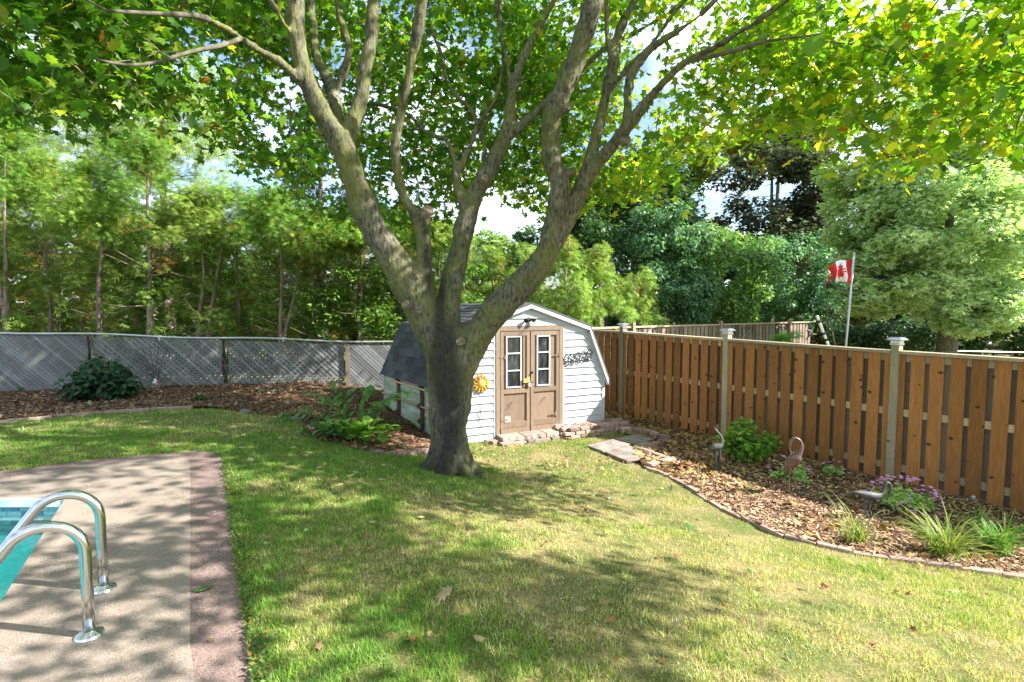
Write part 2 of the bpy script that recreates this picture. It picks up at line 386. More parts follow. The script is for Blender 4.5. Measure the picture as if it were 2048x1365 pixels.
def aggregate(name, cols, stain):
    m, nt, p, o = new_mat(name); t = N(nt, 'TexCoord').outputs['Object']
    vo = N(nt, 'TexVoronoi'); vo.inputs['Scale'].default_value = 150; nt.links.new(t, vo.inputs['Vector'])
    wn = N(nt, 'TexWhiteNoise'); nt.links.new(vo.outputs['Position'], wn.inputs[0])
    c = ramp(nt, wn.outputs[0], [(0, cols[0]), (.35, cols[1]), (.7, cols[2]), (1, cols[3])])
    c = mix(nt, ramp(nt, vo.outputs['Distance'], [(.45, 0.), (.75, .7)]), c, tuple(x * .5 for x in cols[1]))
    n = noise_n(nt, t, 1.3, 7, .65); c = mix(nt, ramp(nt, n, [(.4, 0.), (.62, .6)]), c, stain)
    n2 = noise_n(nt, t, 3.7, 5, .6); c = mix(nt, ramp(nt, n2, [(.5, 0.), (.72, .45)]), c, tuple(x * .45 for x in cols[1]))
    setc(nt, p, c); p.inputs['Roughness'].default_value = .9; p.inputs['Specular IOR Level'].default_value = .2
    bump(nt, p, vo.outputs['Distance'], .35, .006); return m
M['deck'] = aggregate('deck_aggregate', [(.20, .158, .125), (.25, .20, .16), (.295, .24, .195), (.35, .295, .245)], (.32, .26, .21))
M['deckpink'] = aggregate('deck_border_aggregate', [(.10, .07, .062), (.20, .14, .122), (.27, .19, .165), (.38, .29, .26)], (.23, .16, .138))

# ------------------------------------------------------------------ ground, beds, deck
def smooth_poly(pts, closed=True, sub=4):
    P = [Vector((p[0], p[1])) for p in pts]; n = len(P); out = []
    rng = range(n if closed else n - 1)
    for i in rng:
        a, b, c, d = (P[(i + k) % n] if closed else P[min(max(i + k, 0), n - 1)] for k in (-1, 0, 1, 2))
        for k in range(sub):
            t = k / sub
            out.append(.5 * (2 * b + (c - a) * t + (2 * a - 5 * b + 4 * c - d) * t * t + (3 * b - a - 3 * c + d) * t ** 3))
    if not closed: out.append(P[-1])
    return out
def inpoly(P, poly):
    x, y = P[:, 0], P[:, 1]; c = np.zeros(len(P), bool); n = len(poly)
    for i in range(n):
        x0, y0 = poly[i][0], poly[i][1]; x1, y1 = poly[i - 1][0], poly[i - 1][1]
        if y0 == y1: continue
        c ^= ((y0 > y) != (y1 > y)) & (x < (x1 - x0) * (y - y0) / (y1 - y0) + x0)
    return c
def polydist(P, poly):
    d = np.full(len(P), 1e9)
    for i in range(len(poly)):
        a = np.array(poly[i - 1][:2]); b = np.array(poly[i][:2]); ab = b - a
        t = np.clip(((P[:, :2] - a) @ ab) / max(ab @ ab, 1e-9), 0, 1)
        d = np.minimum(d, np.linalg.norm(P[:, :2] - (a + t[:, None] * ab), axis=1))
    return d
def sheet(name, poly, sp, zfun, mat, hole=None, skirt=0):
    poly = [Vector((p[0], p[1])) for p in poly]
    xs = [p.x for p in poly]; ys = [p.y for p in poly]
    gx, gy = np.meshgrid(np.arange(min(xs), max(xs), sp), np.arange(min(ys), max(ys), sp))
    pts = np.stack([gx.ravel(), gy.ravel()], 1) + RNG.uniform(-.2, .2, (gx.size, 2)) * sp
    k = inpoly(pts, poly) & (polydist(pts, poly) > sp * .35)
    if hole: k &= ~inpoly(pts, hole) & (polydist(pts, hole) > sp * .35)
    vs = list(poly); ed = [(i, (i + 1) % len(poly)) for i in range(len(poly))]
    if hole:
        o = len(vs); vs += [Vector((p[0], p[1])) for p in hole]; ed += [(o + i, o + (i + 1) % len(hole)) for i in range(len(hole))]
    vs += [Vector(p) for p in pts[k]]
    V, E_, Fc, *_ = delaunay_2d_cdt(vs, ed, [], 0, 1e-5)
    cen = np.array([[sum(V[i][0] for i in f) / 3, sum(V[i][1] for i in f) / 3] for f in Fc])
    ok = inpoly(cen, poly)
    if hole: ok &= ~inpoly(cen, hole)
    Fc = [f for f, q in zip(Fc, ok) if q]
    A = np.array([[v[0], v[1]] for v in V]); z = zfun(A[:, 0], A[:, 1])
    mb = MB(); mb.add([(a[0], a[1], c) for a, c in zip(A, z)], Fc)
    if skirt:
        o = len(mb.v); n = len(poly)
        zz = zfun(np.array(xs), np.array(ys))
        mb.add([(p.x, p.y, q) for p, q in zip(poly, zz)] + [(p.x, p.y, q - skirt) for p, q in zip(poly, zz)], [(i, (i + 1) % n, (i + 1) % n + n, i + n) for i in range(n)])
    o = mb.build(name, mat, smooth=True); o['kind'] = 'structure'; return o
W2 = lambda L_: [gp(x, y).to_2d() for x, y in L_]
deck_poly = smooth_poly(W2([(0, 945), (100, 933), (200, 921), (300, 912), (370, 907), (415, 907), (440, 917), (448, 945), (455, 1000), (466, 1090), (482, 1190), (498, 1285), (512, 1370), (530, 1490), (560, 1750)]) +
                       [Vector((-.45, -.2)), Vector((-.4, -2.2)), Vector((-9, -2.2)), Vector((-9.6, 2)), Vector((-8.5, 4.2)), Vector((-6.8, 4.85))])
inner_poly = smooth_poly(W2([(0, 958), (130, 939), (250, 926), (340, 918), (370, 920), (380, 930), (381, 960), (381, 1100), (381, 1300), (381, 1700)]) +
                        [Vector((-.8, -.2)), Vector((-.7, -2.0)), Vector((-8.8, -2)), Vector((-9.2, 2)), Vector((-8.2, 3.9)), Vector((-6.6, 4.6))])
PA = Vector((-3.83, 4.40)); PD = Vector((.53, -.848))
pool_poly = [PA, PA + PD * 4.6, Vector((-4.6, -1.5)), Vector((-6.9, 2.0)), Vector((-6.5, 4.36))]

def zrel(x, y, a=.02, s=3.):
    P = np.stack([x, y], 1); return (vnoise(P, s, 1) - .5) * a + (vnoise(P, s * 3, 2) - .5) * a * .5
xs = np.unique(np.concatenate([np.arange(-12, 8.01, .14), -12 - np.geomspace(.3, 700, 26), 8 + np.geomspace(.3, 700, 26)]))
ys = np.unique(np.concatenate([np.arange(-2.6, 13.41, .14), -2.6 - np.geomspace(.3, 60, 12), 13.4 + np.geomspace(.3, 900, 30)]))
gx, gy = np.meshgrid(xs, ys); P = np.stack([gx.ravel(), gy.ravel()], 1)
gz = Gn(P[:, 0], P[:, 1]) + zrel(P[:, 0], P[:, 1], .03, 2.2) * (np.abs(P[:, 0]) < 30)
near = inpoly(P, deck_poly); gz[near] -= .05
nx, ny = len(xs), len(ys); idx = np.arange(nx * ny).reshape(ny, nx)
T = np.stack([idx[:-1, :-1], idx[:-1, 1:], idx[1:, 1:], idx[1:, :-1]], -1).reshape(-1, 4)
cen = P[T].mean(1); T = T[~(inpoly(cen, pool_poly) | (polydist(cen, pool_poly) < .16))]
tag(np_mesh('ground', np.column_stack([P, gz]), T, M['soil'], smooth=True), kind='structure')

sheet('pool_deck', deck_poly, .5, lambda x, y: np.full(len(x), .012), M['deckpink'], hole=pool_poly, skirt=.08)
sheet('pool_deck_paving', inner_poly, .5, lambda x, y: np.full(len(x), .016), M['deck'], hole=pool_poly)

# shed frame of reference (front-left corner, along the front, along the side)
FL = Vector((-1.119, 8.328, -.6)); EX = Vector((.9006, .4347, 0)); EY = Vector((-.577, .817, 0)); EN = Vector((.4347, -.9006, 0)); EL = Vector((-.817, -.577, 0))
SW, SD, EAVE, BX, BZ, APX, APZ = 3.14, 2.42, 1.02, .38, 1.90, 1.57, 2.30
SF = lambda x, z, off=0.: FL + EX * x + EN * off + Vector((0, 0, z))
# fence line of reference
FP3 = Vector((4.91, 6.67, -.6)); FD = Vector((-.5297, .8482, 0)); FN = Vector((-.8482, -.5297, 0)); BAY = 2.457

back_px = [(-260, 868), (-100, 856), (0, 848), (60, 842), (150, 833), (220, 828), (320, 821), (410, 818), (470, 824), (540, 832), (599, 839), (609, 859), (630, 878), (654, 886), (689, 896), (734, 906), (800, 909), (850, 905), (885, 897)]
bed1 = smooth_poly(W2(back_px), closed=False, sub=4) + [(FL + EX * .3 + EY * .3).to_2d(), (FL + EY * 2.6 + EX * .3).to_2d(), Vector((-2.2, 11.95)), Vector((-3.66, 11.62)), Vector((-6.03, 11.06)), Vector((-8.41, 10.53)), Vector((-13.4, 9.4)), Vector((-13.4, 7.6))]
bed2_in = [(1290, 938), (1330, 952), (1390, 986), (1440, 1019), (1500, 1046), (1560, 1072), (1640, 1093), (1730, 1112), (1850, 1130), (1950, 1144), (2048, 1160), (2250, 1190)]
edge2 = smooth_poly(W2(bed2_in), closed=False, sub=5)
fence_pt = lambda t, off=0.: FP3 + FD * t + FN * off
bed2 = edge2 + [Vector((6.9, 3.9)), (fence_pt(-4, -.15)).to_2d(), (fence_pt(-1, -.15)).to_2d(), (fence_pt(2, -.15)).to_2d(), (fence_pt(5, -.15)).to_2d(), (fence_pt(8.4, -.15)).to_2d(), (FL + EX * 3.0 + EY * 3.4).to_2d(), (FL + EX * 3.05 + EY * .1).to_2d(), (FL + EX * 3.1 + EN * .1).to_2d(), gp(1255, 872).to_2d(), gp(1300, 880).to_2d(), gp(1330, 884).to_2d(), gp(1262, 905).to_2d()]
zb = lambda x, y: Gn(x, y) + .022 + zrel(x, y, .035, 4.)
sheet('mulch_bed_by_lattice', bed1, .14, zb, M['mulchbase'])
sheet('mulch_bed_by_fence', bed2, .14, zb, M['mulchbase'])

# ------------------------------------------------------------------ pool
def wall_ring(mb, poly, z0, z1, thick=0):
    n = len(poly)
    for i in range(n):
        a, b = poly[i], poly[(i + 1) % n]
        mb.add([(a.x, a.y, z1), (b.x, b.y, z1), (b.x, b.y, z0), (a.x, a.y, z0)], [(0, 1, 2, 3)])
pool = thing('swimming_pool', 'turquoise swimming pool with stone print liner beside the concrete deck', 'pool', (PA.x, PA.y, 0))
mb = MB(); wall_ring(mb, pool_poly, -.72, .008); mb.add([(p.x, p.y, -.72) for p in pool_poly], [tuple(range(5))]); mb.build('basin_liner', M['liner'], pool)
cenp = sum((p for p in pool_poly), Vector((0, 0))) / 5
inset = lambda k: [p + (cenp - p).normalized() * k for p in pool_poly]
mb = MB()
for i in range(1, 5):
    a, b = pool_poly[i], pool_poly[(i + 1) % 5]; A2, B2 = inset(.035)[i], inset(.035)[(i + 1) % 5]
    mb.add([(a.x, a.y, .022), (b.x, b.y, .022), (B2.x, B2.y, .022), (A2.x, A2.y, .022), (A2.x, A2.y, -.045), (B2.x, B2.y, -.045), (b.x, b.y, -.045), (a.x, a.y, -.045)], [(0, 1, 2, 3), (3, 2, 5, 4), (4, 5, 6, 7)])
mb.build('coping_lip', M['lip'], pool)
mb = MB(); mb.add([(p.x, p.y, -.17) for p in pool_poly], [tuple(range(5)) if sum(pool_poly[i - 1].cross(pool_poly[i]) for i in range(5)) > 0 else tuple(range(5))[::-1]]); tag(mb.build('water', M['water'], pool))
a, b = pool_poly[0], pool_poly[4]; d = (b - a).normalized(); nin = Vector((d.y, -d.x)); nin = nin if nin.dot(cenp - a) > 0 else -nin
for r in range(6):
    s = .01 + random.random() * .05; z = -.05 - r * .042
    while s < 2.5:
        l = random.uniform(.10, .2); h = .038
        p = a + d * s + nin * .001; e = MB()
        e.para((p.x, p.y, z - h), (d.x * (l - .006), d.y * (l - .006), 0), (nin.x * random.uniform(.006, .012), nin.y * .009, 0), (0, 0, h)); e.build('stone_tile', M['tile'], pool); s += l
# ladder
lad = thing('pool_ladder', 'stainless steel pool handrail with two arched tubes on the deck', 'handrail', (-2.24, 2.73, .016))
qd = Vector((-.85, -.53, 0))
for bx, by in ((-2.106, 2.519), (-2.37, 2.95)):
    B = Vector((bx, by, .016)); pts = [B, B + Vector((0, 0, .2)), B + Vector((0, 0, .40))]
    rr = .155; c = B + qd * rr + Vector((0, 0, .435))
    for k in range(0, 13):
        t = math.pi - k * math.pi * .83 / 12; pts.append(c + qd * (math.cos(t) * rr) + Vector((0, 0, math.sin(t) * rr)))
    dirn = (pts[-1] - pts[-2]).normalized(); e = pts[-1]
    for k in range(1, 6): pts.append(e + dirn * .22 * k + Vector((0, 0, -.02 * k * k * .4)))
    mb = MB(); mb.tube(pts, .0255, 20); mb.build('rail_tube', M['steel'], lad, smooth=True)
    mb = MB(); mb.lathe(B, [(.062, -.004), (.064, .004), (.058, .014), (.034, .026), (.027, .03)], 20); pl = mb.build('escutcheon_plate', M['steel'], lad)
    mb = MB(); mb.lathe(B + Vector((.045, -.02, .014)), [(.005, 0), (.005, .006)], 8); mb.build('screw', M['steel'], pl)

# ------------------------------------------------------------------ right board fence
fence = thing('board_fence', 'warm brown board on board garden fence with pale posts along the mulch bed', 'fence', fence_pt(0))
def ftop(t): return 1.10 + .055 * ss(0, 5, t) if t > 2.4 else 1.10 - .01 * 0
k = -2
for k in range(-1, 3):                         # bays from post k to post k+1
    t0, t1 = k * BAY, (k + 1) * BAY
    z0 = -.6 + G(*fence_pt(t0).to_2d()) + .6
    def fz(t, zz): return Vector((fence_pt(t).x, fence_pt(t).y, zz))
    def rail(zc, h, th, off, name, mat, top=True, a=.05):
        za, zb_ = (ftop(t0) + zc, ftop(t1) + zc) if top else (zc, zc)
        A = fence_pt(t0 + a, off); Bp = fence_pt(t1 - a, off); A.z = za; Bp.z = zb_
        m = MB(); m.para(A, Bp - A, FN * th, Vector((0, 0, h))); m.build(name, mat, fence)
    rail(-.038, .038, .15, -.075, 'cap_rail', M['rail'])
    rail(-.135, .089, .038, -.019, 'rail', M['rail'])
    rail(.27, .089, .038, -.019, 'rail', M['rail'], False)
    rail(-.44, .089, .038, -.019, 'rail', M['rail'], False)
    nb = 12; pitch = (BAY - .09) / nb
    for i in range(nb + 1):
        for side in (0, 1):
            if side == 1 and i == nb: continue
            cw = .14
            s = t0 + .045 + (i if side == 0 else i + .5) * pitch
            a0, a1 = s - cw / 2, s + cw / 2
            a0, a1 = max(a0, t0 + .05), min(a1, t1 - .05)
            if a1 - a0 < .03: continue
            off = .0195 if side == 0 else -.038
            j = random.uniform(-.004, .004); zt = ftop((a0 + a1) / 2) - .039; zl = -.575 + random.uniform(-.012, .01)
            A = fence_pt(a0 + j, off); Bp = fence_pt(a1 + j, off); lean = random.uniform(-.006, .006)
            m = MB(); A.z = Bp.z = zl
            m.para(A, Bp - A, FN * .0175, Vector((FD.x * lean, FD.y * lean, zt - zl)))
            m.build('board', M['board'] if side == 0 else M['boardback'], fence)
for k in range(-1, 4):
    p = fence_pt(k * BAY); zt = ftop(k * BAY) + .07
    m = MB(); m.para(fence_pt(k * BAY - .046, -.045) + Vector((0, 0, -.05)), FD * .092, FN * .115, Vector((0, 0, zt + .65))); m.build('post', M['post'], fence, bevel=.006)
    c = fence_pt(k * BAY, .0125)
    lite = thing('post_cap_light', ['', 'large silver solar cap light on the right fence post', 'silver solar cap light on the second fence post, above the leafy shrub', 'small solar cap light on the fence post nearest the shed', 'solar cap light on the fence post behind the shed'][k + 1] or 'solar cap light on the fence post beyond the right edge', 'solar light', (c.x, c.y, zt), 'cap lights on the fence posts')
    an = math.atan2(FD.y, FD.x)
    m = MB(); m.box((c.x, c.y, zt + .012), .112, .135, .024, an); m.build('collar', M['capmetal'], lite)
    m = MB(); m.box((c.x, c.y, zt + .043), .10, .12, .036, an); m.build('lens', M['capglass'], lite)
    m = MB(); ax = FD; ay = FN
    pr = [(.085, .095, .062), (.088, .098, .072), (.055, .062, .098), (.05, .057, .10)]
    vs = [Vector((c.x, c.y, zt + z)) + ax * (sx * a_) + ay * (sy * b_) for a_, b_, z in pr for sx, sy in ((-1, -1), (1, -1), (1, 1), (-1, 1))]
    m.add(vs, [(0, 1, 2, 3), (12, 13, 14, 15)] + [(i * 4 + q, i * 4 + (q + 1) % 4, i * 4 + 4 + (q + 1) % 4, i * 4 + 4 + q) for i in range(3) for q in range(4)]); m.build('roof', M['capmetal'], lite)
    m = MB(); m.box((c.x, c.y, zt + .103), .075, .085, .004, an); m.build('solar_panel', M['capdark'], lite)
m = MB()                                        # bottom kick board lying behind the boards
A = fence_pt(-BAY, .045); A.z = -.62; m.para(A, FD * (BAY * 1.6), FN * .02, Vector((0, 0, .06))); m.build('ground_board', M['rackdark'], fence)

# ------------------------------------------------------------------ lattice fence
LD = Vector((1, .23, 0)).normalized(); LNn = Vector((.2241, -.9746, 0))
LY = lambda X: 12.4 + .23 * X - .0
LX = [-13.18, -10.79, -8.41, -6.03, -3.66, -1.28, 1.1]
lat_Y = {x: 12.4 + .23 * x for x in LX}
ltop = lambda X: .89 - (X + 3.66) * .0417 + .018 * math.sin(X * 2.1)
lat = thing('lattice_fence', 'low grey weathered lattice fence topped by a metal pipe along the back mulch bed', 'fence', (-6.03, 11.01, 0))
def clip(poly, a, b, c):                         # keep a*x+b*y<=c
    out = []
    for i in range(len(poly)):
        p, q = poly[i - 1], poly[i]; dp, dq = a * p[0] + b * p[1] - c, a * q[0] + b * q[1] - c
        if (dp <= 0) != (dq <= 0):
            t = dp / (dp - dq); out.append((p[0] + (q[0] - p[0]) * t, p[1] + (q[1] - p[1]) * t))
        if dq <= 0: out.append(q)
    return out
for i in range(1, 5):
    x0, x1 = LX[i] + .045, LX[i + 1] - .045
    base = Vector((x0, 12.4 + .23 * x0, 0)); Ln = (x1 - x0) * 1.0261
    zl0, zl1 = G(x0, lat_Y[LX[i]]) - .02, G(x1, lat_Y[LX[i + 1]]) - .02
    quad = [(0, zl0), (Ln, zl1), (Ln, ltop(x1) - .03), (0, ltop(x0) - .03)]
    pn = sub('lattice_panel', base, lat)
    pitch = [.066, .060, .078, .080, .062][i]; wd = [0, .048, .050, .052, .047][i]
    for layer, sg in ((0, 1), (1, -1)):          # sg 1: falls to the right
        c = -1.3 if sg < 0 else -1.3
        cs = np.arange(-2.0, 4.0, pitch)
        for cc in cs:
            cc = cc + random.uniform(-.003, .003)
            r2 = math.sqrt(.5); pa = clip(clip(quad, r2, sg * r2, cc + wd / 2), -r2, -sg * r2, -(cc - wd / 2))
            if len(pa) < 3: continue
            ar = abs(sum(pa[j - 1][0] * pa[j][1] - pa[j][0] * pa[j - 1][1] for j in range(len(pa)))) / 2
            if ar < .0015: continue
            off = .013 if layer == 0 else 0.
            m = MB(); m.prism([base + LD * s_ + LNn * off + Vector((0, 0, z_)) for s_, z_ in pa], LNn * .008); m.build('slat', M['slat'], pn)
for x in LX[1:]:
    y = 12.4 + .23 * x; zt = ltop(x)
    m = MB(); m.tube([(x, y, G(x, y) - .05), (x, y + .0, zt)], .028, 8); m.build('fence_post', M['galv'], lat, smooth=True)
    if x < -3.7:
        m = MB()
        for q in range(5):
            ph = q * 1.3; m.tube([Vector((x + .04 * math.sin(ph + z * 9) + (q - 2) * .012, y - .045 - .015 * math.cos(ph + z * 7), G(x, y) + z)) for z in np.linspace(0, zt - G(x, y) - .01, 16)], .009, 5)
        m.build('vine_stem', M['vine'], lat)
m = MB(); x = -3.62; y = 12.4 + .23 * x - .06; m.box((x, y, (ltop(x) + G(x, y)) / 2 - .03), .085, .05, ltop(x) - G(x, y) - .02, .226); m.build('post', M['oldboard'], lat)
pts = [Vector((x, 12.4 + .23 * x - .035, ltop(x) + .02)) for x in np.arange(-14, 1.3, .4)]
m = MB(); m.tube(pts, .022, 8); m.build('top_pipe', M['galv'], lat, smooth=True)
for x in (-7.2, -4.9):
    p = Vector((x, 12.4 + .23 * x - .035, ltop(x) + .02)); m = MB(); m.tube([p - LD * .05, p + LD * .05], .029, 10); m.tube([p + LNn * .02, p + LNn * .03 + Vector((0, 0, -.07))], .01, 6); m.build('pipe_clamp', M['galv'], lat)

# ------------------------------------------------------------------ neighbour's fence behind
NB0 = Vector((1.88, 13.5, 0)); ND = Vector((.841, .54, 0)).normalized(); NNn = Vector((.54, -.841, 0)).normalized(); NT = 1.13
nf = thing('weathered_fence', 'weathered grey brown board fence in the yard behind, under the lilac bushes', 'fence', NB0)
for i in range(57):
    for side in (0, 1):
        s = i * .19 + side * .095; p = NB0 + ND * s + NNn * (.02 if side == 0 else -.04)
        m = MB(); p.z = -.65; m.para(p, ND * .14, NNn * .018, Vector((0, 0, NT + .65 - .04 + random.uniform(-.01, .01)))); m.build('board', M['oldboard'] if random.random() < .75 else M['boardback'], nf)
for z in (NT - .14, .2, -.45):
    p = NB0 - NNn * .02; m = MB(); p.z = z; m.para(p, ND * 10.9, NNn * .038, Vector((0, 0, .09))); m.build('rail', M['oldboard'], nf)
p = NB0 - NNn * .06; m = MB(); p.z = NT - .04; m.para(p, ND * 10.9, NNn * .14, Vector((0, 0, .04))); m.build('cap_rail', M['rail'], nf)
for s in (1.6, 5.4, 9.3):
    p = NB0 + ND * s + NNn * .04; m = MB(); p.z = -.65; m.para(p, ND * .09, NNn * .09, Vector((0, 0, NT + .75))); m.build('post', M['oldboard'], nf)

# ------------------------------------------------------------------ shed
shed = thing('garden_shed', 'small white barn roofed garden shed with brown double doors behind the maple trunk', 'shed', FL + Vector((0, 0, 0)))
def gx0(z):                                      # left edge of the gambrel at height z
    if z <= EAVE: return 0.
    if z <= BZ: return BX * (z - EAVE) / (BZ - EAVE)
    return BX + (APX - BX) * min(1, (z - BZ) / (APZ - BZ))
def cb(x0a, x1a, z0, x0b, x1b, z1, nm='clapboard', mat=None, par=None):
    v = [SF(x0a, z0 + .002, .026), SF(x1a, z0 + .002, .026), SF(x1b, z1 - .004, .003), SF(x0b, z1 - .004, .003), SF(x0a, z0 + .002, 0), SF(x1a, z0 + .002, 0), SF(x1b, z1 - .004, 0), SF(x0b, z1 - .004, 0)]
    m = MB(); m.add(v, [(0, 1, 2, 3), (7, 6, 5, 4), (0, 4, 5, 1), (1, 5, 6, 2), (2, 6, 7, 3), (3, 7, 4, 0)]); m.build(nm, mat or M['white'], shed)
DX0, DX1, DZ1 = .93, 2.235, 1.925
H = .1275
for i in range(18):
    z0, z1 = .02 + i * H, min(.02 + (i + 1) * H, APZ - .03)
    la, lb = gx0(z0) + .02, gx0(z1) + .02; ra, rb = SW - la, SW - lb
    if z1 <= DZ1 + .01:
        cb(la, DX0, z0, lb, DX0, z1); cb(DX1, ra, z0, DX1, rb, z1)
    elif lb < rb:
        cb(la, ra, max(z0, DZ1), lb, rb, z1)
# carcass (gable walls and side walls) behind the boards
prof = [(0, 0), (SW, 0), (SW, EAVE), (SW - BX, BZ), (APX, APZ), (BX, BZ), (0, EAVE)]
m = MB(); m.prism([SF(x, z, -.03) for x, z in prof], EN * .028); m.build('front_wall', M['white'], shed)
m = MB(); m.prism([FL + EX * x + EY * SD + Vector((0, 0, z)) for x, z in prof], EY * -.03); m.build('back_wall', M['white'], shed)
for x, nn, nm in ((0, EL, 'left'), (SW, -EL, 'right')):
    m = MB(); m.para(FL + EX * x - nn * .03 + EY * .03, EY * (SD - .06), nn * .028, Vector((0, 0, EAVE + .02))); m.build('side_wall', M['white'], shed)
nrow = 8; hh = (EAVE - .02) / nrow
for i in range(nrow):
    z0, z1 = .02 + i * hh, .02 + (i + 1) * hh
    for x, nn, mt in ((0, EL, 'sidemould'), (SW, -EL, 'white')):
        b0 = FL + EX * x; v = []
        for o0, zz in ((.018, z0 + .002), (.004, z1 - .003)):
            for yy in (.02, SD): v.append(b0 + EY * yy + nn * o0 + Vector((0, 0, zz)))
        for zz in (z0 + .002, z1 - .003):
            for yy in (.02, SD): v.append(b0 + EY * yy + Vector((0, 0, zz)))
        m = MB(); m.add(v, [(0, 1, 3, 2), (4, 6, 7, 5), (0, 4, 5, 1), (2, 3, 7, 6), (0, 2, 6, 4), (1, 5, 7, 3)]); m.build('clapboard', M[mt], shed)
for x in (0, SW - .05):
    m = MB(); m.para(SF(x, 0, .001), EX * .05, EN * .030, Vector((0, 0, EAVE + .03))); m.build('corner_board', M['white'], shed)
for y in (0.0, SD - .05):
    m = MB(); m.para(FL + EL * .001 + EY * y, EY * .05, EL * .024, Vector((0, 0, EAVE))); m.build('corner_board', M['white'], shed)
# roof: four slopes of a slab with single shingles on it
OV = .09
def slope(a, b, rows, name):                     # a lower edge (x,z), b upper edge (x,z)
    A, B = Vector((a[0], 0, a[1])), Vector((b[0], 0, b[1]))
    def W(x, y, z): return FL + EX * x + EY * y + Vector((0, 0, z))
    nrm = Vector((-(B - A).z, 0, (B - A).x)).normalized(); nrm = -nrm if (nrm.z < 0) else nrm
    nw = (EX * nrm.x + Vector((0, 0, nrm.z)))
    p0, p1 = W(A.x, 0, A.z) + EN * OV, W(B.x, 0, B.z) + EN * OV
    lenv = EY * (SD + .07) - EN * OV
    m = MB(); m.para(p0, lenv, p1 - p0, nw * .018); sl_ = m.build('roof', M['drip'], shed)
    for r in range(rows):
        q0 = p0 + (p1 - p0) * (r / rows) - (p1 - p0).normalized() * .012; q1 = p0 + (p1 - p0) * ((r + 1) / rows)
        n = 8; off = (r % 2) * .5; k0 = 0.
        cuts = [0.] + [(k + off) / n for k in range(1 - int(off * 0), n + 1) if (k + off) / n < .98] + [1.]
        if off: cuts = [0.] + [(k + .5) / n for k in range(0, n)] + [1.]
        for c0, c1 in zip(cuts, cuts[1:]):
            j = random.uniform(-.004, .004)
            a0, a1 = q0 + lenv * (c0 + .0012), q0 + lenv * (c1 - .0012); b0, b1 = q1 + lenv * (c0 + .0012), q1 + lenv * (c1 - .0012)
            up = nw * .018; dn = (p1 - p0).normalized() * j
            v = [a0 + up + dn, a1 + up + dn, b1 + up, b0 + up, a0 + up + nw * .011 + dn, a1 + up + nw * (.011 + random.uniform(-.002, .003)) + dn, b1 + up + nw * .003, b0 + up + nw * .003]
            m = MB(); m.add(v, [(0, 3, 2, 1), (4, 5, 6, 7), (0, 1, 5, 4), (1, 2, 6, 5), (2, 3, 7, 6), (3, 0, 4, 7)]); m.build('shingle', M['shingle'], sl_)
slope((-.045, EAVE - .09), (BX - .01, BZ + .012), 7, 'l')
slope((BX - .012, BZ + .012), (APX, APZ + .012), 8, 'l')
slope((SW + .045, EAVE - .09), (SW - BX + .01, BZ + .012), 7, 'r')
slope((SW - BX + .012, BZ + .012), (APX, APZ + .012), 8, 'r')
# rake fascia
rp = [(-.045, EAVE - .10), (BX - .01, BZ - .0), (APX, APZ), (SW - BX + .01, BZ), (SW + .045, EAVE - .10)]
for (xa, za), (xb, zb_) in zip(rp, rp[1:]):
    m = MB(); p = SF(xa, za, OV - .02); q = SF(xb, zb_, OV - .02); dz = Vector((0, 0, -.065 if abs(xb - xa) > .6 else -.10))
    m.prism([p, q, q + dz, p + dz], EN * .018); m.build('fascia_board', M['white'], shed)
    m = MB(); m.prism([p + dz, q + dz, q + dz - EN * (OV - .03), p + dz - EN * (OV - .03)], Vector((0, 0, .008))); m.build('soffit', M['white'], shed)
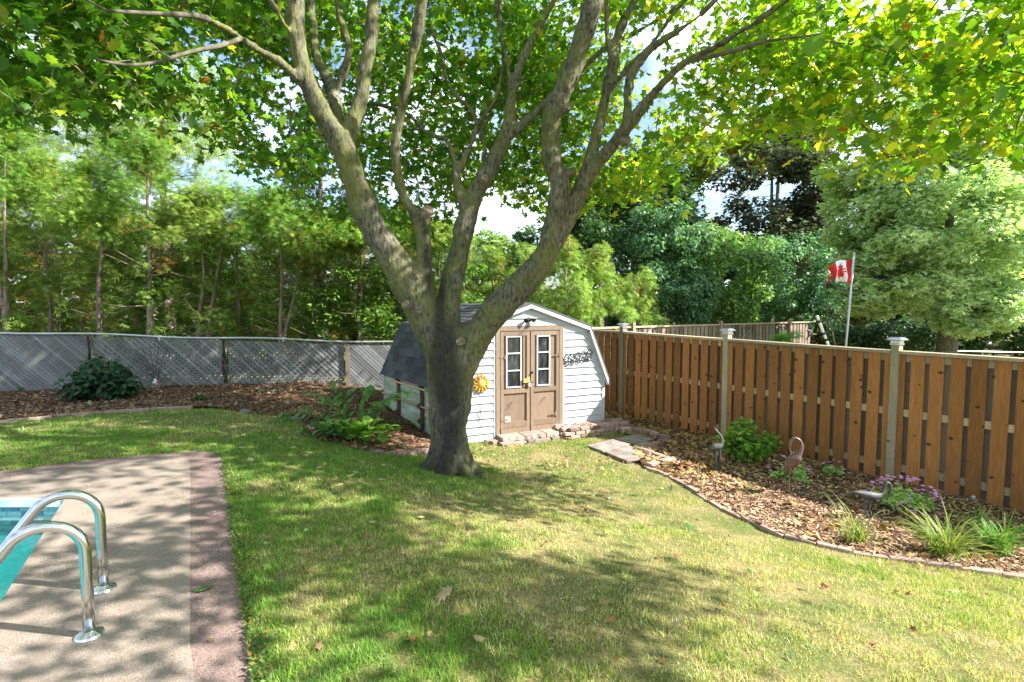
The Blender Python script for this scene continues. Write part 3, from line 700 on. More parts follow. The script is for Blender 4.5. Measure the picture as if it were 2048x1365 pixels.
# door frame
def fbox(x0, x1, z0, z1, o0, o1, name, mat, par=None, bevel=0):
    m = MB(); m.para(SF(x0, z0, o0), EX * (x1 - x0), EN * (o1 - o0), Vector((0, 0, z1 - z0))); return m.build(name, mat, par or shed, bevel=bevel)
for n_, a in (('door_jamb', (DX0 + .002, DX0 + .075, 0, DZ1)), ('door_jamb', (DX1 - .075, DX1 - .002, 0, DZ1)), ('door_header', (DX0 + .077, DX1 - .077, DZ1 - .07, DZ1))):
    fbox(*a, .0, .034, n_, M['tan'])
fbox(DX0 - .035, DX0, .0, DZ1 + .02, .0, .022, 'white_trim', M['white']); fbox(DX1, DX1 + .03, .0, DZ1 + .02, .0, .022, 'white_trim', M['white'])
fbox(DX0 - .035, DX1 + .03, DZ1 + .02, DZ1 + .045, .0, .024, 'white_trim', M['white'])
def door(x0, x1, wx0, wx1, side):
    d = sub('door', SF(x0, 0), shed)
    zt = DZ1 - .085; zb_ = .045
    fb = lambda *a, **k: fbox(*a, par=d, **k)
    fb(x0, x1, zb_, .90, .004, .012, 'lower_panel', M['tan'])
    fb(x0, wx0, .90, zt, .004, .012, 'upper_panel', M['tan']); fb(wx1, x1, .90, zt, .004, .012, 'upper_panel', M['tan']); fb(wx0, wx1, 1.775, zt, .004, .012, 'upper_panel', M['tan'])
    fb(x0 + .003, x0 + .06, .2, zt - .002, .0125, .036, 'stile', M['tan']); fb(x1 - .06, x1 - .003, .2, zt - .002, .0125, .036, 'stile', M['tan'])
    if side == 0:
        fb(x0 + .13, x0 + .17 - .09, .26, .30, .012, .013, 'stile', M['tan']) if False else None
        fb(wx1 + .035, wx1 + .07, .89, zt - .002, .0125, .030, 'stile', M['tan'])
    else:
        fb(wx0 - .07, wx0 - .035, .89, zt - .002, .0125, .030, 'stile', M['tan'])
    fb(x0 + .062, x1 - .062, zt - .07, zt - .002, .0125, .036, 'top_rail', M['tan'])
    fb(x0 + .062, x1 - .062, .79, .865, .0125, .036, 'middle_rail', M['tan'])
    fb(x0 + .062, x1 - .062, .205, .30, .0125, .034, 'bottom_rail', M['tan'])
    fb(x0 + .003, x1 - .003, zb_, .198, .0125, .046, 'kick_board', M['tan'])
    z0, z1 = .885, 1.765
    fw = lambda *a, **k: fbox(*a, par=d, **k)
    t = .022
    fw(wx0, wx0 + t, z0, z1, .012, .042, 'window_frame', M['white']); fw(wx1 - t, wx1, z0, z1, .012, .042, 'window_frame', M['white'])
    fw(wx0 + t, wx1 - t, z0, z0 + t, .012, .040, 'window_frame', M['white']); fw(wx0 + t, wx1 - t, z1 - t, z1, .012, .040, 'window_frame', M['white'])
    hz_ = (z1 - z0) / 3
    for k in (1, 2): fw(wx0 + t, wx1 - t, z0 + hz_ * k - .011, z0 + hz_ * k + .011, .012, .038, 'muntin', M['white'])
    for k in range(3): fw(wx0 + t, wx1 - t, z0 + hz_ * k + (t if k == 0 else .012), z0 + hz_ * (k + 1) - (t if k == 2 else .012), .014, .019, 'pane', M['glass'])
    return d
d1 = door(1.012, 1.567, 1.115, 1.405, 0); d2 = door(1.583, 2.152, 1.70, 1.965, 1)
fbox(1.012, 2.152, .0, .04, -.002, .03, 'threshold', M['tandark'])
# hardware
fbox(1.02, 1.14, .33, .355, .037, .043, 'strap_hinge', M['tan'], d1); fbox(1.085, 1.20, .30, .41, .0365, .041, 'silver_plate', M['silver'], d1)
for x, z in ((1.02, 1.40), (2.08, 1.40), (2.0, .36)):
    pd = d1 if x < 1.5 else d2
    fbox(x - .03, x + .09, z, z + .022, .037, .043, 'strap_hinge', M['tan'], pd); fbox(x + .06, x + .085, z - .02, z + .045, .043, .050, 'hinge_plate', M['tan'], pd)
fbox(1.44, 1.57, .955, .985, .0365, .046, 'hasp', M['silver'], d1); fbox(1.585, 1.66, .955, .985, .0365, .044, 'hasp', M['tandark'], d2)
m = MB(); m.lathe(SF(1.605, 1.13, .037), [(.018, 0), (.02, .02), (.012, .035)], 12, EN); m.build('door_knob', M['lampblack'], d2)
fbox(1.42, 1.50, .965, 1.03, .047, .085, 'latch_block', M['lockbody'], d1, bevel=.006); fbox(1.49, 1.545, .995, 1.045, .047, .075, 'latch_block', M['lockbody'], d1, bevel=.006)
lk = thing('padlock', 'silver padlock hanging at the middle of the shed doors', 'padlock', SF(1.545, .90, .05))
fbox(1.52, 1.57, .89, .94, .05, .072, 'lock_body', M['silver'], lk, bevel=.004)
m = MB(); m.tube([SF(1.531, .94, .061), SF(1.531, .965, .061), SF(1.538, .978, .061), SF(1.552, .978, .061), SF(1.559, .965, .061), SF(1.559, .94, .061)], .004, 6); m.build('shackle', M['silver'], lk)
for x, z, dd in ((1.20, .62, d1), (1.83, .66, d2)):   # bent wire hooks
    m = MB(); m.tube([SF(x, z, .013), SF(x, z + .01, .045), SF(x + .03, z + .02, .05)], .004, 5); m.tube([SF(x + .03, z + .02, .05), SF(x - .07, z - .10, .04)], .003, 5); m.build('wire_hook', M['iron'], dd)
# flood light over the door
fl = thing('flood_light', 'dark double flood light fixed above the shed doors', 'light fitting', SF(1.55, 2.04, .02))
m = MB(); m.lathe(SF(1.55, 2.04, .017), [(.045, 0), (.045, .02), (.02, .03)], 14, EN); m.build('base', M['lampblack'], fl)
for sgn, dxx in ((-1, -.085), (1, .05)):
    c = SF(1.55 + dxx * .5, 2.045, .045); aim = (EX * sgn * .6 + EN * .7 + Vector((0, 0, -.25))).normalized()
    m = MB(); m.lathe(c, [(.016, 0), (.022, .02), (.036, .05), (.04, .085), (.032, .087), (.02, .07)], 14, aim); m.build('lamp_head', M['lampblack'], fl, smooth=False)
# wreath
c0 = SF(.655, 1.0, .035); wr = thing('sunflower_wreath', 'round yellow sunflower wreath hanging on the white siding behind the trunk', 'wreath', c0)
for ring, (rr, nn_, sz) in enumerate(((.125, 13, .036), (.10, 11, .03))):
    for k in range(nn_):
        a = 2 * math.pi * (k + ring * .5) / nn_; c = c0 + EX * (math.cos(a) * rr) + Vector((0, 0, math.sin(a) * rr)) + EN * (.01 + ring * .018)
        m = MB(); m.ball((0, 0, 0), sz, sz * .62, sz * .5, 6)
        o = m.build('petal', M['yellow'], None, smooth=True); o.parent = wr
        o.matrix_local = Matrix.Translation(c - c0) @ Matrix((tuple(EX), tuple(EN), (0, 0, 1))).transposed().to_4x4() @ Matrix.Rotation(-a, 4, 'Y')
m = MB(); m.lathe(c0 + EN * .01, [(.08, 0), (.08, .02), (.055, .038), (.01, .045)], 20, EN); m.build('flower_centre', M['burlap'], wr, smooth=True)
# scroll ornament
def spiral(c, r, a0, turns, sg, x0=1):
    return [c[0:1][0] + EX * (math.cos(a0 + sg * t * turns * 2 * math.pi) * r * (1 - .72 * t)) + Vector((0, 0, math.sin(a0 + sg * t * turns * 2 * math.pi) * r * (1 - .72 * t))) for t in np.linspace(0, 1, 22)]
oc = SF(2.55, 1.33, .03); orn = thing('scroll_ornament', 'black wrought iron scroll ornament on the white siding right of the doors', 'wall ornament', oc)
m = MB()
ux = EX; slope_v = (EX + Vector((0, 0, .16))).normalized()
for k in range(5):
    for lv, r in ((.065, .058), (-.055, .045)):
        c = oc + slope_v * ((k - 2) * .125) + Vector((0, 0, lv))
        m.tube(spiral([c], r * 1.25, random.random() * 1.2 + (0 if k % 2 else 3.1), 1.35, 1 if (k + (lv > 0)) % 2 else -1), .0075, 6)
        if lv > 0: m.tube([c + Vector((0, 0, -r)), c + slope_v * .05 + Vector((0, 0, -.10)), c + slope_v * .02 + Vector((0, 0, -.16))], .0045, 6)
m.tube([oc + slope_v * (-.29 + i * .058) + Vector((0, 0, .012 * math.sin(i * 1.9))) for i in range(11)], .005, 6)
m.build('scrollwork', M['iron'], orn, smooth=True)
for x, z in ((2.36, .55), (.62, .42)):            # wire hangers
    hk = thing('wire_hook', 'thin wire hanger on the siding ' + ('right of the shed doors' if x > 2 else 'below the sunflower wreath'), 'hook', SF(x, z, .02))
    m = MB(); m.tube([SF(x, z + .12, .02), SF(x + .02, z + .13, .04), SF(x + .045, z + .04, .045), SF(x - .035, z - .09, .045), SF(x - .03, z + .02, .035)], .004, 5)
    if x < 1: m.tube([SF(x + .06, z + .2, .02), SF(x + .02, z + .08, .05), SF(x + .06, z + .0, .045), SF(x + .05, z - .16, .04), SF(x - .02, z - .22, .04)], .004, 5)
    m.build('wire', M['iron'], hk)
# rack on the left wall
SLp = lambda y, z, off: FL + EY * y + EL * off + Vector((0, 0, z))
rk = thing('wall_rack', 'dark wooden bracket rack holding bamboo poles on the shed side wall', 'rack', SLp(1.0, .3, .02))
for y in (.62, 1.62):
    m = MB()
    outl = [(.02, .12), (.02, .92), (.09, .92), (.05, .86), (.05, .62), (.11, .60), (.11, .55), (.05, .50), (.05, .36), (.10, .34), (.10, .28), (.05, .25), (.05, .12)]
    m.prism([SLp(y, z, o) for o, z in outl], EY * .10); m.build('bracket', M['rackdark'], rk)
for (z, y0, y1, nm) in ((.87, .45, 1.95, 'upper'), (.57, -.05, 2.35, 'lower')):
    bp = thing('bamboo_pole', f'{"shorter" if nm == "upper" else "longer"} pale wooden pole lying on the {nm} arms of the wall rack', 'pole', SLp(y0, z, .08), 'poles on the wall rack')
    m = MB(); m.tube([SLp(y0, z, .08), SLp(y1, z + .01, .08)], .018, 8); m.build('shaft', M['stick'], bp)

# ------------------------------------------------------------------ the big maple
TB = gp(900, 945)
def PT(px, py, Y, wpx):
    return (at(px, py, Y), wpx / 2 * Y / FPX * .94)
limbs = {   # (px, py, depth, width in px)
 'trunk': [(898, 965, 6.25, 92), (898, 930, 6.25, 84), (897, 890, 6.25, 82), (897, 850, 6.25, 82), (899, 800, 6.25, 92), (902, 750, 6.25, 98), (900, 705, 6.25, 108)],
 'A': [(893, 720, 6.25, 80), (862, 660, 6.2, 76), (832, 595, 6.15, 70), (797, 535, 6.1, 68), (757, 475, 6.0, 62), (727, 410, 5.95, 56), (705, 345, 5.9, 50), (680, 288, 5.85, 46), (645, 225, 5.8, 40), (615, 160, 5.75, 38), (598, 100, 5.7, 36), (592, 30, 5.65, 34), (588, -60, 5.6, 32), (570, -200, 5.6, 26)],
 'A2': [(690, 300, 5.87, 38), (706, 240, 5.95, 32), (722, 185, 6.0, 30), (736, 110, 6.05, 28), (742, 50, 6.1, 27), (752, -30, 6.2, 24), (770, -160, 6.3, 18)],
 'A3': [(684, 280, 5.9, 30), (672, 210, 6.2, 26), (655, 160, 6.4, 24), (632, 110, 6.5, 20), (624, 50, 6.6, 18), (618, -60, 6.7, 14)],
 'A4': [(672, 180, 6.3, 20), (690, 140, 6.4, 18), (697, 90, 6.5, 17), (682, 45, 6.6, 16), (668, -20, 6.7, 14)],
 'A5': [(610, 172, 5.75, 22), (560, 125, 5.5, 20), (515, 100, 5.3, 18), (470, 68, 5.0, 16), (430, 48, 4.8, 15), (395, 32, 4.6, 12), (320, 28, 4.3, 9), (215, 22, 4.0, 6)],
 'A6': [(480, 78, 5.05, 10), (440, 92, 4.8, 9), (381, 104, 4.6, 8), (308, 126, 4.3, 7), (249, 130, 4.1, 6), (190, 118, 3.9, 4)],
 'A7': [(598, 85, 5.7, 14), (566, 45, 5.5, 12), (540, 0, 5.4, 11), (500, -70, 5.2, 9)],
 'A8': [(600, 84, 5.7, 10), (556, 78, 6.2, 8), (510, 76, 6.8, 6)],
 'B': [(866, 640, 6.2, 44), (855, 575, 6.15, 34), (848, 520, 6.1, 30), (846, 470, 6.1, 31), (835, 435, 6.08, 26), (812, 405, 6.0, 21), (799, 370, 5.95, 20), (793, 320, 5.9, 21), (795, 265, 5.85, 22), (808, 200, 5.8, 22), (820, 140, 5.75, 23), (832, 80, 5.7, 24), (842, 30, 5.65, 25), (855, -60, 5.6, 24), (870, -220, 5.6, 18)],
 'Bs': [(846, 470, 6.1, 28), (850, 440, 6.05, 28), (853, 422, 6.0, 27)],
 'C': [(893, 680, 6.3, 62), (897, 620, 6.35, 52), (905, 565, 6.4, 48), (920, 505, 6.45, 46), (931, 450, 6.5, 46), (945, 400, 6.55, 40), (965, 362, 6.6, 36), (985, 325, 6.65, 33), (1005, 288, 6.7, 31), (1018, 240, 6.75, 27), (1026, 190, 6.8, 24), (1040, 135, 6.9, 20), (1062, 85, 7.0, 19), (1085, 40, 7.1, 17), (1118, -20, 7.2, 15), (1150, -120, 7.3, 11)],
 'C2': [(936, 430, 6.5, 30), (918, 385, 6.55, 24), (913, 345, 6.6, 21), (908, 320, 6.65, 13), (894, 282, 6.7, 11), (850, 264, 6.9, 11), (822, 234, 7.1, 10), (786, 216, 7.3, 9), (735, 208, 7.6, 7), (680, 210, 7.8, 5)],
 'C3': [(914, 345, 6.6, 16), (928, 322, 6.7, 14), (944, 284, 6.8, 13), (952, 250, 6.9, 12), (938, 215, 7.0, 10), (910, 190, 7.1, 10), (892, 150, 7.2, 9), (880, 100, 7.3, 8), (862, 56, 7.4, 7)],
 'C4': [(952, 250, 6.9, 12), (975, 222, 7.0, 11), (993, 195, 7.0, 10), (1006, 123, 7.1, 9), (998, 45, 7.2, 8), (985, -60, 7.3, 7)],
 'C5': [(1010, 284, 6.7, 20), (1050, 245, 6.75, 18), (1088, 208, 6.8, 16), (1130, 168, 6.85, 14), (1180, 122, 6.9, 13), (1218, 92, 6.95, 12), (1290, 55, 7.0, 10), (1360, 10, 7.0, 8), (1420, -60, 7.0, 6)],
 'C6': [(1022, 180, 6.85, 14), (1016, 130, 7.0, 12), (1002, 60, 7.1, 10), (1000, -30, 7.2, 8)],
 'C7': [(966, 362, 6.6, 12), (970, 300, 6.9, 10), (962, 262, 7.0, 8), (985, 215, 7.2, 7), (1060, 188, 7.6, 7), (1110, 182, 7.8, 5)],
 'D': [(905, 760, 6.22, 80), (935, 705, 6.2, 76), (968, 655, 6.15, 70), (1008, 605, 6.1, 64), (1048, 565, 6.05, 60), (1085, 520, 6.0, 54), (1106, 470, 5.95, 46), (1115, 410, 5.95, 44), (1117, 370, 5.95, 45), (1105, 320, 5.95, 42), (1101, 270, 5.95, 42), (1108, 225, 5.92, 45), (1128, 180, 5.9, 44), (1147, 130, 5.88, 43), (1165, 80, 5.85, 42), (1182, 25, 5.8, 42), (1196, -40, 5.8, 38), (1215, -180, 5.7, 30)],
 'D2': [(1102, 500, 6.05, 40), (1130, 450, 6.1, 38), (1152, 400, 6.1, 36), (1170, 360, 6.1, 36), (1182, 320, 6.15, 30), (1193, 270, 6.2, 27), (1207, 215, 6.25, 26), (1220, 160, 6.3, 26), (1228, 110, 6.35, 25), (1240, 60, 6.4, 22), (1262, 15, 6.45, 19), (1290, -50, 6.5, 16)],
 'D3': [(1174, 352, 6.1, 34), (1203, 318, 6.0, 32), (1236, 278, 5.85, 29), (1268, 238, 5.7, 27), (1305, 193, 5.5, 22), (1335, 158, 5.35, 21), (1375, 122, 5.2, 20), (1430, 95, 5.0, 17), (1480, 66, 4.85, 15), (1535, 28, 4.7, 12), (1600, -20, 4.5, 9)],
 'D4': [(1256, 250, 5.8, 20), (1255, 200, 5.8, 19), (1262, 155, 5.8, 18), (1290, 108, 5.8, 17), (1330, 78, 5.7, 15), (1385, 42, 5.6, 12), (1430, 0, 5.5, 10), (1480, -60, 5.3, 8)],
 'D5': [(1225, 130, 6.3, 17), (1214, 70, 6.3, 15), (1212, 20, 6.35, 12), (1208, -40, 6.4, 10)],
 'D6': [(1212, 195, 6.25, 16), (1262, 130, 6.2, 14), (1300, 95, 6.1, 13), (1345, 30, 6.0, 12), (1400, -30, 5.9, 10)],
 'D7': [(1380, 120, 5.2, 10), (1430, 112, 5.0, 9), (1500, 92, 4.8, 8), (1550, 80, 4.6, 6), (1640, 70, 4.3, 5)],
 'D8': [(1232, 285, 5.86, 10), (1330, 162, 5.6, 0.1)],
}
del limbs['D8']
def dens(pts, step=.07):
    out = [pts[0]]
    n = len(pts)
    for i in range(n - 1):
        a, b, c, d = (pts[min(max(i + k, 0), n - 1)] for k in (-1, 0, 1, 2))
        m_ = max(2, int((c[0] - b[0]).length / step))
        for k in range(1, m_ + 1):
            t = k / m_
            p = .5 * (2 * b[0] + (c[0] - a[0]) * t + (2 * a[0] - 5 * b[0] + 4 * c[0] - d[0]) * t * t + (3 * b[0] - a[0] - 3 * c[0] + d[0]) * t ** 3)
            out.append((p, b[1] + (c[1] - b[1]) * t))
    return out
maple = thing('maple_tree', 'large spreading maple with mossy forked trunk standing on the lawn before the shed', 'tree', TB)
SK = []                                          # skeleton points for twigs
tb = MB(); thin = MB()
for nme, L_ in limbs.items():
    pts = dens([PT(*q) for q in L_])
    pp = [p + Vector((noise.noise(p * 2.2), noise.noise(p * 2.2 + Vector((9, 0, 0))), 0)) * min(.02, r * .35) for p, r in pts]
    rr = [r * (1 + .10 * noise.noise(p * 3.1)) for p, r in pts]
    SK += [(p, r) for p, r in zip(pp, rr) if p.z > 2.1]
    cut = next((i for i, r in enumerate(rr) if r < .026), len(rr))
    if cut > 3: tb.tube(pp[:cut], rr[:cut], 14)
    if cut < len(rr) - 1:
        s0 = max(0, cut - 2); thin.tube(pp[s0:], [max(x, .004) for x in rr[s0:]], 7)
for k in range(9):                               # root flare
    a = 2 * math.pi * k / 9 + random.uniform(-.2, .2); d = Vector((math.cos(a), math.sin(a), 0)); c = Vector((TB.x, 6.25, 0)); l = random.uniform(.30, .40)
    tb.tube([c + d * .10 + Vector((0, 0, .22)), c + d * .14 + Vector((0, 0, -.02)), c + d * .20 + Vector((0, 0, -.2)), c + d * (l - .07) + Vector((0, 0, -.33)), c + d * (l + .10) + Vector((0, 0, -.43))], [.11, .11, .11, .08, .04], 8)
for c_, r_ in (((884, 700), .20), ((905, 690), .22), ((872, 640), .13), ((1112, 478), .12), ((1173, 358), .095), ((694, 300), .12), ((1012, 290), .075), ((938, 425), .10)):
    dp = 6.2 if c_[1] > 600 else 6.0; dp = 6.5 if c_ == (938, 425) else dp; dp = 6.7 if c_ == (1012, 290) else dp; dp = 5.88 if c_ == (694, 300) else dp; dp = 6.1 if c_ == (1173, 358) else dp
    tb.ball(at(c_[0], c_[1], dp), r_, r_, r_ * 1.2)
tmp = tb.build('tmp', M['bark'])
md = tmp.modifiers.new('r', 'REMESH'); md.mode = 'VOXEL'; md.voxel_size = .024; md.use_smooth_shade = True
sm = tmp.modifiers.new('s', 'SMOOTH'); sm.iterations = 5; sm.factor = .5
dg = bpy.context.evaluated_depsgraph_get(); me = bpy.data.meshes.new_from_object(tmp.evaluated_get(dg)); bpy.data.objects.remove(tmp)
nv = len(me.vertices); co = np.empty(nv * 3, np.float32); me.vertices.foreach_get('co', co); co = co.reshape(-1, 3)
no = np.empty(nv * 3, np.float32); me.vertices.foreach_get('normal', no); no = no.reshape(-1, 3)
q = co * np.array([1, 1, .28]); rdg = np.abs(vnoise(q, 22, 3) - .5) * 2 + .6 * np.abs(vnoise(q, 45, 4) - .5) * 2
lump = vnoise(co, 5, 6) - .5
co = co + no * ((rdg[:, None] - .7) * .016 + lump[:, None] * .030)
# stain mask: dark bleed running down from the crotch and along the undersides of two limbs
z = co[:, 2]; x_ = co[:, 0]; wob = (vnoise(co * np.array([1, 1, .5]), 3.2, 21) - .5)
sm_ = lambda a, b, v: (lambda t: t * t * (3 - 2 * t))(np.clip((v - a) / (b - a), 0, 1))
ang = x_ - (TB.x + .02) + .16 * wob
front = 1 - sm_(-.1, .5, no[:, 1])
st = np.exp(-(ang / .13) ** 2) * (1 - sm_(1.1, 1.75, z)) * .95 * front
st = st + np.exp(-((ang + .16) / .07) ** 2) * sm_(.7, 1.1, z) * (1 - sm_(1.7, 2.3, z)) * .8 * front
st = st + .55 * (1 - sm_(-.35, .05, z)) * (.4 + vnoise(co, 6, 22))
bx = at(850, 520, 6.1).x; st = st + .8 * np.exp(-((x_ - bx - .03 + .05 * wob) / .04) ** 2) * sm_(1.7, 2.0, z) * (1 - sm_(2.5, 2.8, z)) * (np.abs(co[:, 1] - 6.1) < .2)
bx2 = at(805, 300, 5.85).x; st = st + .6 * np.exp(-((x_ - bx2 - .03) / .02) ** 2) * sm_(2.9, 3.1, z) * (np.abs(co[:, 1] - 5.85) < .15)
me.vertices.foreach_set('co', (co - np.array(TB)).astype(np.float32).ravel())
at_ = me.attributes.new('stain', 'FLOAT', 'POINT'); at_.data.foreach_set('value', np.clip(st * .8, 0, 1).astype(np.float32))
me.materials.clear(); me.materials.append(M['bark']); me.update()
link('trunk', me, maple)
# cut stubs and pruning scars
def scar(px, py, Y, r, aim, l=.05, nm='pruning_scar', mat='scar'):
    c = at(px, py, Y); aim = Vector(aim).normalized(); m = MB()
    m.lathe(c, [(r * 1.25, -.05), (r * 1.2, l * .6), (r, l), (r * .7, l * .8), (r * .3, l * .78)], 14, aim); m.build(nm, M[mat], maple)
scar(854, 424, 6.0, .055, (.5, -.5, .7), .05, 'cut_stub')
scar(921, 684, 5.98, .045, (0.1, -1, .25), .03, 'cut_stub')
scar(1134, 214, 5.80, .035, (.4, -1, .0), .03); scar(1252, 281, 5.76, .045, (.6, -.8, .1), .03, 'cut_stub', 'barkthin')
scar(812, 610, 5.96, .04, (-.6, -1, 0), .03); scar(838, 621, 5.92, .035, (-.1, -1, .1), .025); scar(1142, 345, 5.93, .04, (1, -.5, .2), .05, 'cut_stub', 'barkthin')
scar(969, 357, 6.42, .04, (.5, -1, .3), .02)

# leaves -----------------------------------------------------------
def maple_tpl(fold=.12):
    o = [(0, -.50), (.10, -.42), (.34, -.46), (.28, -.30), (.50, -.16), (.38, -.04), (.56, .22), (.34, .16), (.22, .12), (.24, .30), (.10, .34), (0, .60),
         (-.10, .34), (-.24, .30), (-.22, .12), (-.34, .16), (-.56, .22), (-.38, -.04), (-.50, -.16), (-.28, -.30), (-.34, -.46), (-.10, -.42)]
    v = [(0, -.12, 0)] + [(x, y, -abs(x) * fold - max(0, y) * fold * .5) for x, y in o]
    f = [(0, i, i % len(o) + 1) for i in range(1, len(o) + 1)]
    return np.array(v), np.array(f)
def maple_lo(fold=.15):
    o = [(0, -.5), (.36, -.44), (.26, -.2), (.56, .18), (.22, .12), (0, .60), (-.22, .12), (-.56, .18), (-.26, -.2), (-.36, -.44)]
    v = [(0, -.1, 0)] + [(x, y, -abs(x) * fold) for x, y in o]
    return np.array(v), np.array([(0, i, i % len(o) + 1) for i in range(1, len(o) + 1)])
# clusters seen in the frame: lower hem of the crown in photo pixels
hem_x = [-150, 0, 60, 130, 180, 230, 300, 350, 400, 440, 480, 540, 580, 640, 700, 780, 850, 900, 950, 1010, 1060, 1130, 1190, 1260, 1330, 1400, 1440, 1500, 1560, 1620, 1680, 1740, 1800, 1860, 1930, 1990, 2048, 2200]
hem_y = [290, 235, 260, 235, 285, 220, 240, 300, 310, 230, 320, 345, 380, 455, 440, 455, 470, 400, 365, 395, 405, 420, 400, 385, 390, 340, 300, 265, 240, 265, 300, 330, 350, 330, 300, 290, 330, 330]
dep_x = [-150, 0, 250, 450, 600, 800, 1000, 1250, 1450, 1600, 1800, 2048, 2200]
dep_a = [4.2, 4.2, 4.6, 5.2, 6.6, 7.2, 7.2, 6.6, 5.4, 4.6, 4.1, 3.8, 3.7]
dep_b = [6.4, 6.4, 7.2, 9.0, 10.5, 11.2, 11.2, 10.0, 8.0, 6.9, 6.3, 5.9, 5.8]
def lit_ok(p, k=None):
    K = -.55 - .8 * min(1, max(0, p.y - 7) / 2) - .3 * min(1, max(0, 3.6 - p.y) / 1.5)
    return p.x - 1.25 * p.z < K + .9 * noise.noise(p * .6)
CL = []
n_try = 0
while len(CL) < 2250 and n_try < 16000:
    n_try += 1
    px = random.uniform(-150, 2200) if random.random() < .8 else random.uniform(420, 1300); hy = float(np.interp(px, hem_x, hem_y)) - (22 if px < 420 or px > 1650 else 0); py = random.uniform(-120, hy)
    Y = random.uniform(float(np.interp(px, dep_x, dep_a)), float(np.interp(px, dep_x, dep_b)))
    p = at(px, py, Y)
    if p.z < 2.4 or p.z > 7.5: continue
    # gaps with sky: patchy acceptance
    g_ = noise.noise(Vector((px / 120., py / 90., 1.7))) + .5 * noise.noise(Vector((px / 45., py / 40., 5.1)))
    if g_ < -.22 and random.random() < .8: continue
    if 330 < px < 560 and 20 < py < 260 and g_ < .12: continue
    if 1395 < px < 1660 and 120 < py < 300 and g_ < .12: continue
    if px > 1250 and (g_ < -.05 or random.random() < .28): continue
    if px < 420 and random.random() < .15: continue
    CL.append(p)
nvis = len(CL)
n_try = 0
while len(CL) < nvis + 1300 and n_try < 30000:   # upper crown above the frame
    n_try += 1
    p = Vector((random.uniform(-8.5, 8.5), random.uniform(.8, 12.5), random.uniform(3.6, 10)))
    e = ((p.x + .5) / 8.2) ** 2 + ((p.y - 6.2) / 6.0) ** 2 + ((p.z - 4.2) / 5.8) ** 2
    if e > 1 or e < .35: continue
    if not lit_ok(p): continue
    d = Vector((p.x, p.y, p.z - CAMZ)); f_ = d.y * _c - d.z * _s
    if f_ > .1 and 682.5 - FPX * (d.y * _s + d.z * _c) / f_ > -130: continue
    if noise.noise(p * .75) < (.04 if p.y < 5 else -.02): continue
    CL.append(p)
# unseen leaf clusters added above the frame to throw shade on lawn and deck
for px, py, r_, k_ in ((1000, 1190, .22, 8), (1130, 1215, .24, 9), (1240, 1180, .20, 8), (1335, 1150, .10, 4), (1085, 1270, .18, 6), (1190, 1290, .14, 4), (900, 1160, .20, 7), (810, 1125, .24, 8), (700, 1060, .32, 9), (650, 1140, .26, 7), (560, 1090, .3, 6), (1060, 1250, .2, 5), (1190, 1010, .14, 4), (1080, 965, .2, 5), (300, 1090, .5, 8), (320, 1250, .4, 4), (540, 1000, .4, 7)):
    gpt = gp(px, py)
    for _ in range(k_):
        for _t in range(12):
            zz = random.uniform(3.7, 6.6); t = (zz - gpt.z) / sdir.z; p = gpt + sdir * t + Vector((random.gauss(0, r_ * .55), random.gauss(0, r_ * .55), 0)); d = Vector((p.x, p.y, p.z - CAMZ)); f_ = d.y * _c - d.z * _s
            if f_ < .1 or 682.5 - FPX * (d.y * _s + d.z * _c) / f_ < -140: CL.append(p); break
CLa = np.array([tuple(p) for p in CL])
# twigs: join every cluster to the nearest limb or already joined cluster
skp = np.array([tuple(p) for p, r in SK]); order = np.argsort([np.min(((skp - c) ** 2).sum(1)) for c in CLa])
nodes = np.vstack([skp, np.zeros((len(CLa), 3))]); cnt = len(skp)
tw = MB()
depthn = np.zeros(len(nodes))
for i in order:
    c = CLa[i]; d2 = ((nodes[:cnt] - c) ** 2).sum(1); j = int(np.argmin(d2 + depthn[:cnt] * .01))
    a = Vector(nodes[j]); b = Vector(c); L_ = (b - a).length; depthn[cnt] = depthn[j] + 1
    if L_ > .04:
        mid = (a + b) / 2 + Vector((random.uniform(-1, 1), random.uniform(-1, 1), random.uniform(-.4, 1))) * L_ * .10
        r0 = min(.016, .005 + .006 * L_); tw.tube([a, (a + mid) / 2, mid, (mid + b) / 2, b], [r0, r0 * .9, r0 * .8, r0 * .7, r0 * .5], 3, cap=False)
    nodes[cnt] = c; cnt += 1
tag(thin.build('branch', M['barkthin'], maple, smooth=True), kind='stuff')
tag(tw.build('twig', M['barkthin'], maple), kind='stuff')
# leaves around clusters
vis = np.arange(len(CLa)) < nvis
per = np.where(vis, RNG.integers(13, 24, len(CLa)), RNG.integers(15, 26, len(CLa)))
ci = np.repeat(np.arange(len(CLa)), per); n = len(ci)
spread = np.where(vis[ci], .19, .26)[:, None]
Pp = CLa[ci] + RNG.normal(0, 1, (n, 3)) * spread * np.array([1, 1, .6])
sz = RNG.uniform(.07, .135, n) * np.where(vis[ci], 1, 1.1)
yaw = RNG.uniform(0, 2 * np.pi, n); tilt = RNG.normal(-.45, .6, n); roll = RNG.normal(0, .55, n)
cols = palette(n, [(.08, .19, .022), (.13, .27, .028), (.22, .35, .04), (.36, .42, .05), (.45, .36, .05), (.28, .12, .03)], [4, 4, 2.4, .9, .12, .06], .2)
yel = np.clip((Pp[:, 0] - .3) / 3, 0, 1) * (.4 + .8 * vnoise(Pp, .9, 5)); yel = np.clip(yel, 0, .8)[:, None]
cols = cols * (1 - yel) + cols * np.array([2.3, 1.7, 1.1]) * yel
Rm = rotmats(yaw, tilt, roll)
